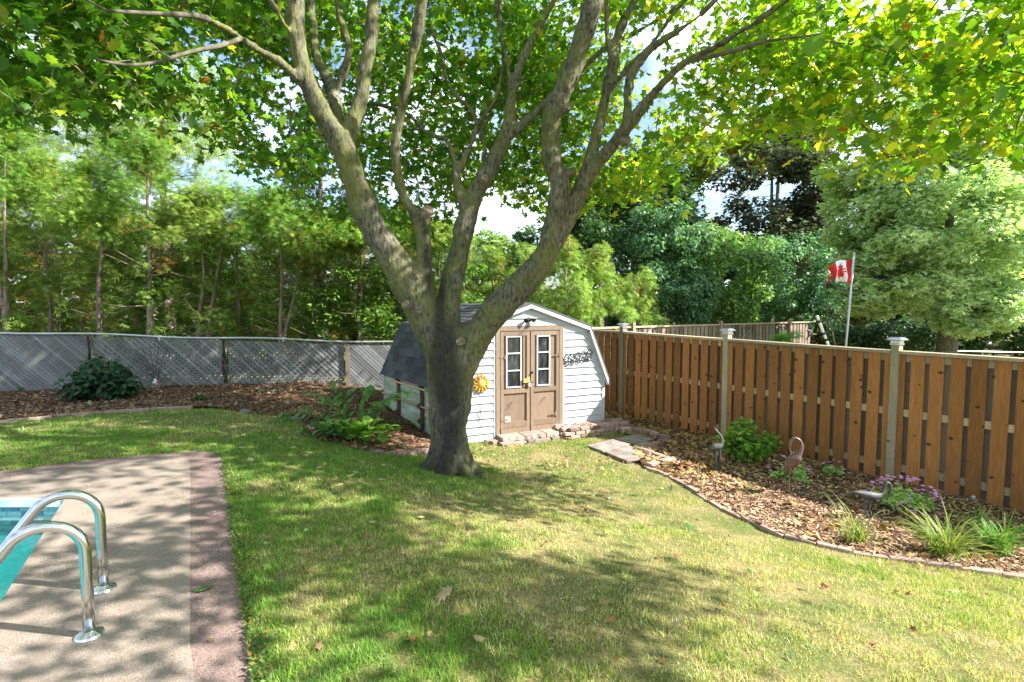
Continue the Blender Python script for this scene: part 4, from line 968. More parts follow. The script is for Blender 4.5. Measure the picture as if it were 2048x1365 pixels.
# camera distance decides which ones get the finely cut outline / an object of their own
dd = Pp - np.array([0, 0, CAMZ]); fwd = dd[:, 1] * _c - dd[:, 2] * _s
u = 1024 + FPX * dd[:, 0] / np.maximum(fwd, .1); v = 682.5 - FPX * (dd[:, 1] * _s + dd[:, 2] * _c) / np.maximum(fwd, .1)
inv = (fwd > .5) & (u > -40) & (u < 2090) & (v > -40) & (v < 800)
app = np.where(inv, sz / np.maximum(fwd, .1), 0)
big = np.argsort(-app)[:290]; isbig = np.zeros(n, bool); isbig[big] = True
tv, tf = maple_tpl(); tvl, tfl = maple_lo()
nearm = (inv & (fwd < 4.3)) & ~isbig; farm = inv & ~nearm & ~isbig; outm = ~inv & ~isbig
V1, T1, C1 = scatter(Pp[nearm], Rm[nearm], sz[nearm], tv, tf, cols[nearm]); V2, T2, C2 = scatter(Pp[farm], Rm[farm], sz[farm], tvl, tfl, cols[farm])
so_ = [(.05, -.45), (.55, .0), (.18, .12), (0, .58), (-.18, .12), (-.55, .0)]; tvo = np.array([(0, -.05, 0)] + [(x, y, -abs(x) * .2) for x, y in so_]); tfo = np.array([(0, i, i % 6 + 1) for i in range(1, 7)])
V3, T3, C3 = scatter(Pp[outm], Rm[outm], sz[outm] * 1.06, tvo, tfo, cols[outm])
tag(np_mesh('foliage', np.vstack([V1, V2, V3]), np.vstack([T1, T2 + len(V1), T3 + len(V1) + len(V2)]), M['maple'], np.vstack([C1, C2, C3]), maple), kind='stuff')
lf = []
for k in range(6):                               # six leaf shapes shared by the nearest leaves
    fv = tv * np.array([1, 1, RNG.uniform(.5, 2)]); me = bpy.data.meshes.new('leaf')
    me.from_pydata([tuple(p) for p in fv], [], [tuple(t) for t in tf]); a_ = me.color_attributes.new('tint', 'FLOAT_COLOR', 'POINT')
    cc = [(.06, .165, .02), (.09, .21, .025), (.12, .26, .03), (.05, .13, .02), (.20, .31, .03), (.32, .36, .04)][k]
    a_.data.foreach_set('color', np.tile(np.array([*cc, 1.]), len(fv)).astype(np.float32)); me.materials.append(M['maple']); lf.append(me)
for i in big:
    kk = int(RNG.choice(6, p=[.28, .24, .18, .14, .11, .05])) if Pp[i, 0] < .3 else int(RNG.choice(6, p=[.12, .22, .24, .06, .24, .12]))
    o = bpy.data.objects.new('leaf', lf[kk]); COL.objects.link(o); o.parent = maple
    Mx = Matrix(Rm[i].tolist()).to_4x4(); Mx.translation = Vector(Pp[i]) - TB; o.matrix_local = Mx @ Matrix.Scale(float(sz[i]), 4)

# ------------------------------------------------------------------ generic crowns
def oval_tpl():
    return np.array([(0, -.5, 0), (.27, -.02, -.05), (0, .5, -.08), (-.27, -.02, -.05), (0, 0, .03)]), np.array([(4, i, (i + 1) % 4) for i in range(4)])
def spray_tpl():
    v = []; f = []
    for a, b, wd in (((0, -.5, 0), (0, .56, -.14), .055), ((0, -.25, 0), (.42, .10, -.10), .075), ((0, -.2, 0), (-.42, .16, -.10), .075), ((0, .05, -.02), (.30, .42, -.14), .07), ((0, .1, -.02), (-.30, .46, -.14), .07)):
        a, b = np.array(a), np.array(b); d = b - a; s_ = np.array([-d[1], d[0], 0]); s_ = s_ / np.linalg.norm(s_) * wd; o = len(v)
        v.extend([a - s_ * .35, a + d * .45 + s_, b]); f.append((o, o + 1, o + 2))
    return np.array(v), np.array(f)
def needle_tpl():
    v = [(-.04, -.5, 0), (.04, -.5, 0), (.16, -.1, -.03), (.05, .5, -.1), (-.05, .5, -.1), (-.16, -.1, -.03), (0, 0, .07)]
    return np.array(v), np.array([(6, 0, 1), (6, 1, 2), (6, 2, 3), (6, 3, 4), (6, 4, 5), (6, 5, 0)])
def star_tpl():
    o = [(.05, -.45), (.5, .0), (.16, .12), (0, .58), (-.16, .12), (-.5, .0)]
    return np.array([(0, -.05, 0)] + [(x, y, -abs(x) * .2) for x, y in o]), np.array([(0, i, i % 6 + 1) for i in range(1, 7)])
TPL = {'oval': oval_tpl(), 'spray': spray_tpl(), 'needle': needle_tpl(), 'maple': star_tpl(), 'quad': (np.array([(0, -.5, 0), (.5, 0, -.05), (0, .5, 0), (-.5, 0, -.05)]), np.array([(0, 1, 2), (0, 2, 3)]))}
def blobs_points(blobs, n, shell=.55):
    """points in a list of ellipsoids (cx,cy,cz,rx,ry,rz), mostly in their outer shell"""
    B = np.array(blobs); wgt = (B[:, 3] * B[:, 4] + B[:, 3] * B[:, 5] + B[:, 4] * B[:, 5]); k = RNG.choice(len(B), n, p=wgt / wgt.sum())
    d = RNG.normal(0, 1, (n, 3)); d /= np.linalg.norm(d, axis=1)[:, None]
    r = RNG.uniform(shell ** 2, 1, n) ** .5; r *= 1 + RNG.normal(0, .06, n)
    return B[k, :3] + d * B[k, 3:] * r[:, None], d, k
def crown(name, blobs, n, tpl, size, colfn, mat, parent, droop=-.5, shell=.45, face=.6, edge=None, tj=.5):
    P_, d, k = blobs_points(blobs, n, shell)
    yaw = np.arctan2(d[:, 0], -d[:, 1]) * 1.0 + math.pi + RNG.normal(0, .7, n)   # points outwards
    yaw = np.arctan2(-d[:, 0], d[:, 1]) + RNG.normal(0, .8, n)
    tilt = RNG.normal(droop, tj, n) * face + (d[:, 2] * .4) ; roll = RNG.normal(0, .5, n)
    S = RNG.uniform(.7, 1.3, n) * size; c = colfn(P_, n)
    ed = None
    if edge is not None: ed = (edge[0], np.clip(np.array(edge[1])[None] * (1 + RNG.normal(0, .15, (n, 1))), 0, 1))
    V, T_, C_ = scatter(P_, rotmats(yaw, tilt, roll), S, *TPL[tpl], c, ed)
    return tag(np_mesh(name, V, T_, mat, C_, parent), kind='stuff')
def lumpy(c, rx, ry, rz, n, s, zmin=None):
    """break a big ellipsoid into n smaller lumps near its surface plus a core"""
    out = []
    for _ in range(n):
        d = Vector((random.gauss(0, 1), random.gauss(0, 1), random.gauss(0, 1))).normalized(); t = random.uniform(.45, .92)
        q_ = (c[0] + d.x * rx * t, c[1] + d.y * ry * t, c[2] + d.z * rz * t)
        if zmin is not None and q_[2] < zmin: continue
        k = s * random.uniform(.6, 1.3); out.append((*q_, k, k, k * .75))
    return out
def woody(base, top, r, nb, spread, name='trunk', mat='cedarbark', parent=None, bend=.15, lo=.25):
    m = MB(); base, top = Vector(base), Vector(top); L_ = (top - base).length; P_ = []
    sx, sy = random.uniform(0, 9), random.uniform(0, 9)
    for i in range(9):
        t = i / 8; P_.append(base.lerp(top, t) + Vector((noise.noise(Vector((sx, t * 2.2, 0))), noise.noise(Vector((sy, t * 2.2, 4))), 0)) * bend * L_ * .3 * min(1, t * 3))
    m.tube(P_, [r * (1.35 - 1.15 * (i / 8) ** .8) for i in range(9)], 8)
    for _ in range(nb):
        t = random.uniform(lo, .95); i = min(7, int(t * 8)); a = P_[i].lerp(P_[i + 1], t * 8 - i); an = random.uniform(0, 6.28); l = spread * (1.15 - t) * random.uniform(.5, 1.1)
        e = a + Vector((math.cos(an) * l, math.sin(an) * l, l * random.uniform(-.15, .5))); mdl = (a + e) / 2 + Vector((random.uniform(-.1, .1), random.uniform(-.1, .1), -.06)) * l
        m.tube([a, mdl, e], [r * .28 * (1.2 - t), r * .2 * (1.2 - t), .004], 5, cap=False)
    return m.build(name, M[mat], parent, smooth=True)
def cedar_cols(base, brown=.12, seed=3):
    def f(P_, n):
        c = palette(n, [base, tuple(x * .65 for x in base), tuple(min(1, x * 1.5) for x in base), (.30, .16, .04)], [4, 2.5, 2.5, .15], .15)
        b = (vnoise(P_, 1.3, seed) > 1 - brown * 2.2) & (RNG.random(n) < .55); c[b] = palette(int(b.sum()), [(.36, .19, .05), (.42, .28, .07), (.22, .12, .05)], [3, 2, 2])
        return c
    return f
def simple_cols(cs, ws):
    return lambda P_, n: palette(n, cs, ws, .16)

# cedar hedge behind the lattice fence: px of the stem, px of the top, depth, trunk width px, foliage bottom px, number of stems
cedars = [(-120, 215, 12.6, 14, 480, 'leftmost half hidden'), (12, 235, 12.4, 13, 470, 'curved double stemmed'), (92, 300, 13.4, 12, 470, ''), (196, 330, 12.5, 15, 480, ''), (292, 265, 12.6, 16, 500, ''), (392, 385, 12.8, 12, 490, ''),
          (476, 380, 13.4, 10, 500, ''), (556, 385, 12.9, 12, 480, ''), (632, 440, 13.2, 9, 500, ''), (716, 455, 12.9, 10, 480, ''), (800, 440, 13.4, 9, 470, ''), (880, 455, 13.3, 9, 500, '')]
clab = ['cedar at the left edge with orange tinged foliage', 'cedar with a curved double stem near the left edge', 'slim cedar left of the leafy dark bush', 'cedar with straight bare stem above the dark leafy bush', 'tallest cedar with long pale straight trunk behind the lattice', 'cedar with leaning forked trunk right of the tall pale one',
        'thin cedar with orange brown inner foliage behind the lattice', 'cedar with forked pale stem behind the lattice panel third from left', 'small cedar with thin grey stem in front of the blue spruce', 'bushy yellow green cedar left of the maple limb', 'cedar seen between the two left maple limbs', 'cedar rising behind the shed roof by the maple trunk']
for i, (px, ty, Y, wd, by, _n) in enumerate(cedars):
    Y += 0.0; gb = at(px, 655, Y); base = Vector((gb.x, Y, G(gb.x, Y) - .05)); topp = at(px + random.uniform(-8, 8), ty, Y); zb0 = at(px, by, Y).z
    t_ = thing('cedar_tree', clab[i], 'tree', base, 'cedars in the hedge behind the lattice fence')
    woody(base, topp - Vector((0, 0, .4)), wd / 2.7 * Y / FPX, 16, 1.2, parent=t_, bend=.12)
    if i in (1, 5, 7): woody(base + Vector((.05, 0, .2)), topp + Vector((random.choice([-.5, .5]), .1, -1.2)), wd / 2.6 * Y / FPX, 10, 1., parent=t_, bend=.2)
    Hh = topp.z - zb0; bl = []
    for k in range(64):
        t = random.random() ** .9; rad = (1.15 * (1 - t) ** .5 + .15); an = random.uniform(0, 6.28); q_ = rad * random.uniform(.25, 1)
        s_ = random.uniform(.16, .36); bl.append((base.x + math.cos(an) * q_ * 1.0, base.y + math.sin(an) * q_ * .9, zb0 + t * Hh, s_, s_, s_ * 1.0))
    crown('crown', bl, 6300, 'spray', .145, cedar_cols([(.24, .37, .065), (.18, .31, .055), (.29, .39, .085)][i % 3], .055), M['cedar'], t_, droop=-.5)
    bl = [(base.x + random.uniform(-.9, .9), base.y + random.uniform(-.2, .9), base.z + random.uniform(.5, max(1.1, zb0 - base.z)), .28, .28, .25) for _ in range(34)]
    crown('lower_foliage', bl, 2300, 'spray', .17, cedar_cols((.18, .27, .05), .11, 4), M['cedar'], t_, droop=-.7)
# second row closing the hedge, coloured darker to stand for its shaded interior
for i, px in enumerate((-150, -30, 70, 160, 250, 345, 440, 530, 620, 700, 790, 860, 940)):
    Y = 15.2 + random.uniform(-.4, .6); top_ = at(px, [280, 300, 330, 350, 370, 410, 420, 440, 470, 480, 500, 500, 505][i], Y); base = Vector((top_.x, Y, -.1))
    t_ = thing('cedar_tree', 'cedar coloured dark as hedge shade in the second row, ' + ['off the left edge', 'behind the curved double stem', 'behind the slim left cedar', 'left of the straight bare stem', 'left of the tall pale trunk', 'right of the tall pale trunk', 'behind the thin orange brown cedar', 'behind the forked pale stem', 'below the blue spruce', 'behind the leaning maple limb', 'between the two left maple limbs', 'behind the maple fork', 'just left of the sky gap'][i], 'tree', base, 'shade darkened cedars of the second hedge row')
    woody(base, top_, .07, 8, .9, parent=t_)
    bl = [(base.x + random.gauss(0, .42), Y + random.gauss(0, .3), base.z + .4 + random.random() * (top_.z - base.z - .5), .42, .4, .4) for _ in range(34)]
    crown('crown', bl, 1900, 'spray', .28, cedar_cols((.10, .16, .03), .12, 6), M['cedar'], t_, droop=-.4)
# cedars right of the trunk, behind the shed and along the neighbour's fence
for px, ty, Y, lab in ((985, 505, 15.5, 'small cedar under the sky gap right of the maple trunk'), (1060, 500, 14.6, 'yellow green cedar just right of the maple trunk above the shed'), (1135, 478, 14.2, 'orange flecked cedar directly above the shed gable'), (1205, 500, 14.7, 'light green cedar above the right eave of the shed'), (1275, 545, 15.6, 'low cedar between the shed and the lilac bushes')):
    top_ = at(px, ty, Y); base = Vector((top_.x, Y, -.6)); t_ = thing('cedar_tree', lab, 'tree', base, 'cedars behind the shed')
    woody(base, top_, .07, 8, .8, parent=t_)
    bl = []
    for k in range(46):
        t = random.random(); rad = 1.05 * (1 - t) ** .6 + .15; an = random.uniform(0, 6.28); q_ = rad * random.uniform(.3, 1); bl.append((base.x + math.cos(an) * q_, Y + math.sin(an) * q_, base.z + .3 + t * (top_.z - base.z - .3), .27, .27, .30))
    crown('crown', bl, 4800, 'spray', .17, cedar_cols((.30, .42, .10), .08, 9), M['cedar'], t_, droop=-.8)
# leafy undergrowth between the hedge and the fence
for px, py, lab in ((640, 600, 'broad leaved green undergrowth behind the lattice left of the shed'), (720, 560, 'bright green leafy sapling behind the lattice under the maple limb'), (760, 620, 'tangled leafy shrub right behind the fence beside the shed roof'), (930, 560, 'bright green leafy shrub between the maple limbs'), (300, 560, 'yellow green bush glowing between the cedar trunks')):
    p = at(px, py, 12.9); base = Vector((p.x, 12.9, -.1)); t_ = thing('undergrowth_shrub', lab, 'shrub', base, 'undergrowth behind the lattice fence')
    woody(base, p + Vector((0, 0, .3)), .02, 8, .7, 'stem', parent=t_, bend=.4)
    crown('crown', lumpy((p.x, 12.9, p.z - .2), .75, .6, .75, 16, .28), 900, 'oval', .11, simple_cols([(.12, .24, .03), (.18, .32, .04), (.07, .15, .03)], [3, 2, 2]), M['fol'], t_, droop=-.5)

# blue spruce
p = at(640, 260, 21); base = Vector((p.x, 21, 0)); t_ = thing('blue_spruce', 'dark blue spruce towering behind the cedar hedge left of the maple limb', 'tree', base)
woody(base, p + Vector((0, 0, 1.8)), .16, 6, 1.5, parent=t_, bend=.03)
bl = []
for k in range(150):
    t = random.random() ** .9; z_ = 2.5 + t * 7.6; rad = 2.3 * (1 - t) ** .8 + .2; an = random.uniform(0, 6.28); q_ = rad * random.uniform(.4, 1); bl.append((base.x + math.cos(an) * q_, 21 + math.sin(an) * q_, z_ - q_ * .12, .42, .42, .14))
crown('crown', bl, 9000, 'needle', .20, simple_cols([(.06, .10, .11), (.09, .14, .155), (.035, .065, .07)], [3, 2, 3]), M['needle'], t_, droop=-.6)
p = at(928, 478, 26); base = Vector((p.x, 26, 0)); t_ = thing('blue_spruce', 'pale spruce tip showing low in the sky gap between the maple limbs', 'tree', base); woody(base, p, .12, 4, 1, parent=t_, bend=.02)
bl = [(base.x + random.gauss(0, 1) * (1 - t) * 1.0, 26 + random.gauss(0, .5), 1 + t * (p.z - .8), .35, .35, .15) for t in np.random.default_rng(3).random(60)]
crown('crown', bl, 2500, 'needle', .26, simple_cols([(.12, .19, .17), (.17, .25, .22)], [1, 1]), M['needle'], t_, droop=-.6)
# tall feathery trees back left
for px, py, Y, s_, lab in ((320, 215, 19, 2.7, 'tall feathery light green tree behind the hedge'), (80, 235, 20, 3.1, 'feathery pale tree with forked grey trunk behind the left cedars'), (-150, 180, 20, 3, 'feathery tree beyond the left edge')):
    p = at(px, py, Y); base = Vector((p.x, Y, 0)); t_ = thing('locust_tree', lab, 'tree', base)
    woody(base, p, .2, 26, 3.2, parent=t_, bend=.1, lo=.45)
    crown('crown', lumpy((p.x, Y, p.z - .6), s_ * 1.25, s_, s_ * .95, 90, .62), 10500, 'spray', .27, simple_cols([(.38, .50, .16), (.46, .56, .20), (.26, .38, .11)], [3, 2, 2]), M['cedar'], t_, droop=-.9)
# dark maples back right
def broad(name, lab, px, py, Y, rx, rz, n, cs, ws, sz, tpl='maple', nl=60, ls=.8, bz=-.3, edge=None, tr=.2, mat='fol', ry=None, shell=.45):
    p = at(px, py, Y); base = Vector((p.x, Y, bz)); t_ = thing(name, lab, 'tree', base)
    woody(base, p + Vector((0, 0, rz * .5)), tr, 18, rx * .8, parent=t_, bend=.06, lo=.3, mat='barkthin')
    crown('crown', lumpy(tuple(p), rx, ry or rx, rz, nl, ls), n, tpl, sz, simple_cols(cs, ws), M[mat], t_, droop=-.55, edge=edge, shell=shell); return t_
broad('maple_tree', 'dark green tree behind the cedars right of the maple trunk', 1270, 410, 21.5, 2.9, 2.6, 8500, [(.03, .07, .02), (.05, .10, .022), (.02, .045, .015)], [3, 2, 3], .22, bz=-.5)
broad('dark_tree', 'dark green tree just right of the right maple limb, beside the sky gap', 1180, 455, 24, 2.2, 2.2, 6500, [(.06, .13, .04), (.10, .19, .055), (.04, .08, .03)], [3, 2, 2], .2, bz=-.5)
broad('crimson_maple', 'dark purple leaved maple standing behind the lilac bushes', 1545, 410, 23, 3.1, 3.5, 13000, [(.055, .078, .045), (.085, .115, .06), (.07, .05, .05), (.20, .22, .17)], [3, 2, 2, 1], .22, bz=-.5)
broad('maple_tree', 'yellowing maple crown glimpsed above the dark purple maple', 1560, 290, 28, 3.4, 1.6, 5500, [(.30, .30, .04), (.42, .34, .05), (.18, .24, .03), (.4, .2, .04)], [3, 2, 2, .5], .28, bz=-.5)
broad('maple_tree', 'sunny yellow green tree behind the dark ones beside the sky', 1345, 330, 27, 2.6, 1.5, 4000, [(.28, .34, .05), (.2, .3, .04), (.34, .34, .05)], [3, 2, 1], .26, bz=-.5)
broad('far_tree', 'rounded pale green tree low in the sky gap, left half', 985, 520, 30, 2.2, 1.5, 3500, [(.22, .32, .10), (.30, .40, .13), (.15, .24, .07)], [3, 2, 2], .3, bz=-.3, nl=40)
broad('far_tree', 'small dark green tree low in the sky gap against the right maple limb', 1075, 505, 28, 1.3, 1.7, 2500, [(.10, .18, .08), (.15, .24, .10)], [3, 2], .28, bz=-.3, nl=30, ls=.55)
# lilac bushes
for px, py, Y, rx, rz, n, cs, lab in ((1325, 500, 17.4, 1.75, 1.7, 12000, [(.13, .27, .13), (.21, .37, .19), (.07, .15, .075)], 'tall rounded blue green lilac bush behind the cedars'),
                                  (1450, 540, 18.6, 1.95, 1.85, 14000, [(.32, .48, .12), (.19, .34, .12), (.09, .19, .08)], 'lilac bush with sunlit yellow green top, middle of the row'),
                                  (1590, 552, 20.6, 2.4, 2.0, 17000, [(.15, .31, .17), (.23, .41, .23), (.08, .18, .10)], 'broad blue green lilac bush left of the flagpole'),
                                  (1370, 592, 16.4, 1.2, .72, 4500, [(.12, .25, .12), (.18, .34, .18), (.07, .14, .07)], 'low lilac bush hanging over the weathered fence'),
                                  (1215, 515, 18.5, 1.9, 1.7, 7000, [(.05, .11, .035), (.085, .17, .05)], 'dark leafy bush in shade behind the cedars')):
    p = at(px, py, Y); base = Vector((p.x, Y, -.6)); t_ = thing('lilac_bush', lab, 'bush', base, 'lilac bushes behind the weathered fence')
    woody(base, p + Vector((0, 0, .3)), .06, 14, rx, 'stem', parent=t_, bend=.3, mat='barkthin')
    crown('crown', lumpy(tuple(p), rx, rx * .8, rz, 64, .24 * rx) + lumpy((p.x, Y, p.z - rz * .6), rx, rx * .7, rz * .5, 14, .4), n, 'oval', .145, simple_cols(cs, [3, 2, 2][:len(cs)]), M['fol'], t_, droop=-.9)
# variegated maple on the right
ev = np.zeros(len(TPL['maple'][0]), bool); ev[1:] = True
t_ = broad('variegated_maple', 'large pale variegated maple with cream edged leaves on the right', 1905, 445, 15.5, 3.3, 3.1, 35000, [(.22, .40, .18), (.30, .48, .24), (.15, .29, .12)], [3, 2, 2], .145, nl=170, ls=.58, edge=(ev, (.74, .84, .56)), tr=.24, bz=-.6, ry=2.6)
crown('crown', lumpy(tuple(at(1960, 240, 15.5)), 3.0, 2., 2.0, 60, .6), 11000, 'maple', .17, simple_cols([(.18, .34, .12), (.25, .40, .16)], [1, 1]), M['fol'], t_, droop=-.5, edge=(ev, (.72, .82, .50)))
crown('crown', lumpy(tuple(at(1965, 612, 14.6)), 2.3, .9, .75, 40, .45), 9000, 'maple', .155, simple_cols([(.22, .40, .18), (.30, .48, .24)], [1, 1]), M['fol'], t_, droop=-.5, edge=(ev, (.74, .84, .56)))
crown('crown', lumpy(tuple(at(1760, 560, 15.2)), 1.5, 1.3, 1.2, 26, .5), 9000, 'maple', .17, simple_cols([(.16, .30, .11), (.12, .24, .09)], [1, 1]), M['fol'], t_, droop=-.5, edge=(ev, (.66, .76, .44)))
p = at(1668, 552, 13.75); base = Vector((p.x, 13.75, -.6)); crown('crown', lumpy(tuple(at(1725, 420, 16.5)), 1.3, 1.2, 2.0, 30, .5), 9000, 'maple', .17, simple_cols([(.22, .38, .13), (.30, .42, .14), (.14, .26, .08)], [2, 1, 1]), M['fol'], t_, droop=-.5, edge=(ev, (.62, .70, .34)))
t_ = thing('lilac_bush', 'leafy lilac branches hanging in front of the flag', 'bush', base)
woody(base, p, .03, 5, .4, 'stem', parent=t_, bend=.3, mat='barkthin')
crown('crown', lumpy((p.x - .1, 13.75, p.z - .25), .38, .3, .5, 12, .16) + [(p.x - .1, 13.8, p.z - .95, .5, .4, .55)], 560, 'oval', .12, simple_cols([(.11, .24, .13), (.16, .31, .17), (.065, .15, .08)], [3, 2, 2]), M['fol'], t_, droop=-.9)
# hedges and far trees
for px, py, Y, rx, rz, cs, lab in ((1790, 672, 17.5, 2.6, .55, [(.05, .11, .055), (.075, .15, .07)], 'low dark green hedge behind the fence under the variegated maple'), (1960, 660, 23, 4.2, .9, [(.10, .20, .03), (.17, .28, .04), (.05, .10, .02)], 'yellow green hedge in the far shade on the right'), (1690, 640, 20, 1.6, 1.2, [(.10, .13, .04), (.16, .17, .05)], 'brownish green bush behind the flagpole')):
    p = at(px, py, Y); t_ = thing('hedge', lab, 'hedge', Vector((p.x, Y, -.6)))
    woody(Vector((p.x, Y, -.6)), p, .05, 10, rx * .8, 'stem', parent=t_, bend=.3, mat='barkthin')
    crown('crown', lumpy(tuple(p), rx, 1., rz, 44, .42) + lumpy((p.x, Y, -.1), rx, .8, .5, 20, .4), 6000, 'oval', .15, simple_cols(cs, [2] * len(cs)), M['fol'], t_, droop=-.4)
P_ = []
fb = []
for k in range(760):
    a = random.uniform(R(20), R(160)); r_ = random.uniform(30, 52); hgt = 5.0 + 1.8 * noise.noise(Vector((a * 9, 0, 0))) + (1.5 if a < R(75) or a > R(98) else -2.6)
    fb.append((math.cos(a) * r_, math.sin(a) * r_, random.uniform(0, 1) * max(hgt, 1.2), 1.7, 1.7, 1.1))
o = crown('distant_trees', fb, 36000, 'quad', .66, simple_cols([(.10, .17, .05), (.16, .23, .07), (.06, .11, .04)], [3, 2, 3]), M['fol'], None, droop=-.4); o['kind'] = 'stuff'; o['label'] = 'far mass of trees closing the gardens behind'; 

# ------------------------------------------------------------------ bricks, steps, slabs
def brick_mesh(lx, ly, lz, mat, jit=.003):
    m = MB(); m.box((0, 0, 0), lx, ly, lz); v = [(x + random.uniform(-jit, jit), y + random.uniform(-jit, jit), z + random.uniform(-jit, jit)) for x, y, z in m.v]
    me = bpy.data.meshes.new('brick'); me.from_pydata(v, [], m.f); me.materials.append(M[mat]); return me
def put(me, name, loc, rz, parent, rx=0, ry=0, bevel=.006):
    o = link(name, me, parent, loc); o.rotation_euler = (rx, ry, rz)
    if bevel: b = o.modifiers.new('bevel', 'BEVEL'); b.width = bevel; b.segments = 1
    return o
an = math.atan2(EX.y, EX.x)
bm = [brick_mesh(.198, .098, .058, 'brick') for _ in range(4)]
plat = thing('brick_step', 'raised brick step against the shed wall right of the double doors', 'step', SF(2.75, 0, .2))
for c in range(3):
    for r in range(4):
        for k in range(7):
            if c < 2 and 0 < r < 3 and 0 < k < 6: continue
            x = 2.14 + (k + (.5 if (c + r) % 2 else 0)) * .207; y = .06 + r * .10
            if k == 6 and (c + r) % 2: continue
            p = SF(x + random.uniform(-.003, .003), .02 + c * .061, y + .03); put(random.choice(bm), 'brick', p + EN * random.uniform(-.008, .008), an + random.uniform(-.05, .05), plat, bevel=.01)
st = thing('stone_step', 'rough split stone doorstep in front of the shed double doors', 'step', SF(1.5, 0, .2))
for k, l in enumerate((.40, .40, .30)):
    x = [1.13, 1.545, 1.905][k]; m = MB(); a = []
    n_ = 8
    for lev, (o0, zz) in enumerate(((.02, .03), (.02, .115))):
        pass
    v = []
    for i in range(n_ + 1):
        xx = x - l / 2 + l * i / n_ * .985; jo = random.uniform(-.018, .018)
        v += [SF(xx, .0, .045), SF(xx, .115, .045), SF(xx, .112, .29 + jo * .4), SF(xx, .055, .315 + jo), SF(xx, .0, .30 + jo * .6)]
    f = []
    for i in range(n_):
        for q in range(5): f.append((i * 5 + q, (i + 1) * 5 + q, (i + 1) * 5 + (q + 1) % 5, i * 5 + (q + 1) % 5))
    f += [(0, 1, 2, 3, 4), tuple(n_ * 5 + q for q in (4, 3, 2, 1, 0))]
    m.add(v, f); m.build('stone_block', M['stoneblk'], st)
for x, o_, l in ((1.14, .36, .38), (1.58, .345, .42), (1.98, .33, .30)):
    m = MB(); m.para(SF(x - l / 2, -.02, o_ - .05), EX * l * .98, EN * .09, Vector((0, 0, .06))); m.build('edging_stone', M['paver'], st, bevel=.006)
m = MB(); m.para(SF(.86, -.02, .30), EX * .22, EN * .14, Vector((0, 0, .075))); m.build('edging_stone', M['edging'], st, bevel=.006)
put(bm[0], 'brick', SF(.80, .03, .10), an, st); put(bm[1], 'brick', SF(.86, .03, .19), an + .2, st)
put(bm[2], 'brick', SF(2.06, .12, .16), an + 1.5, st); put(bm[1], 'brick', SF(2.06, .06, .26), an + 1.5, st)
# low brick edging beside the slab path
path = W2([(1176, 894), (1240, 874), (1330, 884), (1300, 900), (1302, 922), (1256, 927), (1206, 908)])
o = sheet('slab_path', path, .2, lambda x, y: Gn(x, y) + .02, M['litterbase'])
cs = [((1172, 896), (1225, 883), (1262, 893), (1206, 908)), ((1228, 882), (1272, 873), (1310, 882), (1266, 892)), ((1209, 909), (1260, 896), (1300, 920), (1254, 928)), ((1266, 894), (1292, 886), (1318, 896), (1301, 916))]
slb = bpy.data.objects['slab_path']
for q in cs:
    pp = [gp(*c) for c in q]; cc = sum(pp, Vector()) / 4
    m = MB(); m.prism([Vector((p.x, p.y, cc.z + .0)) for p in [c.lerp(cc, .02) for c in pp]], Vector((0, 0, .04))); m.build('paving_slab', M['paver'], slb, bevel=.006)
edge = thing('brick_edging', 'row of grey pink bricks edging the slab path beside the shed corner', 'edging', gp(1300, 895))
def brick_row(pts, parent, lift=.02, l=.21, mats=None, tilt=.0, nm='brick', stop=None):
    P_ = [gp(*p).to_2d() for p in pts]; seg = [(a, b) for a, b in zip(P_, P_[1:])]; k = 0
    for a, b in seg:
        L_ = (b - a).length; n_ = max(1, round(L_ / l)); d = (b - a) / n_
        for i in range(n_):
            c = a + d * (i + .5); put(random.choice(mats or bm), nm, (c.x, c.y, G(c.x, c.y) + lift), math.atan2(d.y, d.x) + random.uniform(-.05, .05), parent, random.uniform(-.04, .04) + tilt, random.uniform(-.04, .04)); k += 1
tall = [brick_mesh(.195, .095, .11, 'brick') for _ in range(2)]
brick_row([(1240, 868), (1262, 866), (1300, 872), (1318, 880), (1340, 886)], edge, .05, mats=tall)
brick_row([(1345, 886), (1322, 889), (1292, 898)], edge, .03)
brick_row([(1284, 904), (1304, 912), (1330, 922), (1345, 926)], edge, .035)
brick_row([(1345, 926), (1318, 931), (1294, 938)], edge, .04)
# long curved edging of the two beds
be = thing('bed_edging', 'curved row of low reddish edging stones between lawn and fence mulch bed', 'edging', gp(1560, 1072))
em = [brick_mesh(.265, .06, .07, 'edging') for _ in range(3)] + [brick_mesh(.265, .06, .07, 'brick')]
L_ = 0; acc = 0
for a, b in zip(edge2, edge2[1:]):
    pass
pts = edge2; tot = [0]
for a, b in zip(pts, pts[1:]): tot.append(tot[-1] + (b - a).length)
def along(pts, tot, s):
    i = max(j for j in range(len(tot)) if tot[j] <= s + 1e-9); i = min(i, len(pts) - 2); t = (s - tot[i]) / max(tot[i + 1] - tot[i], 1e-6)
    return pts[i].lerp(pts[i + 1], t), (pts[i + 1] - pts[i]).normalized()
s = .02
while s < tot[-1]:
    c, d = along(pts, tot, min(s + .135, tot[-1] - .01)); k = random.uniform(-.012, .012)
    put(random.choice(em if s < 2 else em[:3] + em), 'edging_stone', (c.x - d.y * k, c.y + d.x * k, G(c.x, c.y) - .002 + random.uniform(-.008, .006)), math.atan2(d.y, d.x) + random.uniform(-.03, .03), be, random.uniform(-.06, .06)); s += .272
be2 = thing('bed_edging', 'pale concrete edging strip between lawn and lattice mulch bed at the left', 'edging', gp(60, 842))
p2 = smooth_poly(W2(back_px[:9]), closed=False, sub=4); tot2 = [0]
for a, b in zip(p2, p2[1:]): tot2.append(tot2[-1] + (b - a).length)
s = .02; gm = [brick_mesh(.6, .05, .07, 'edging')]
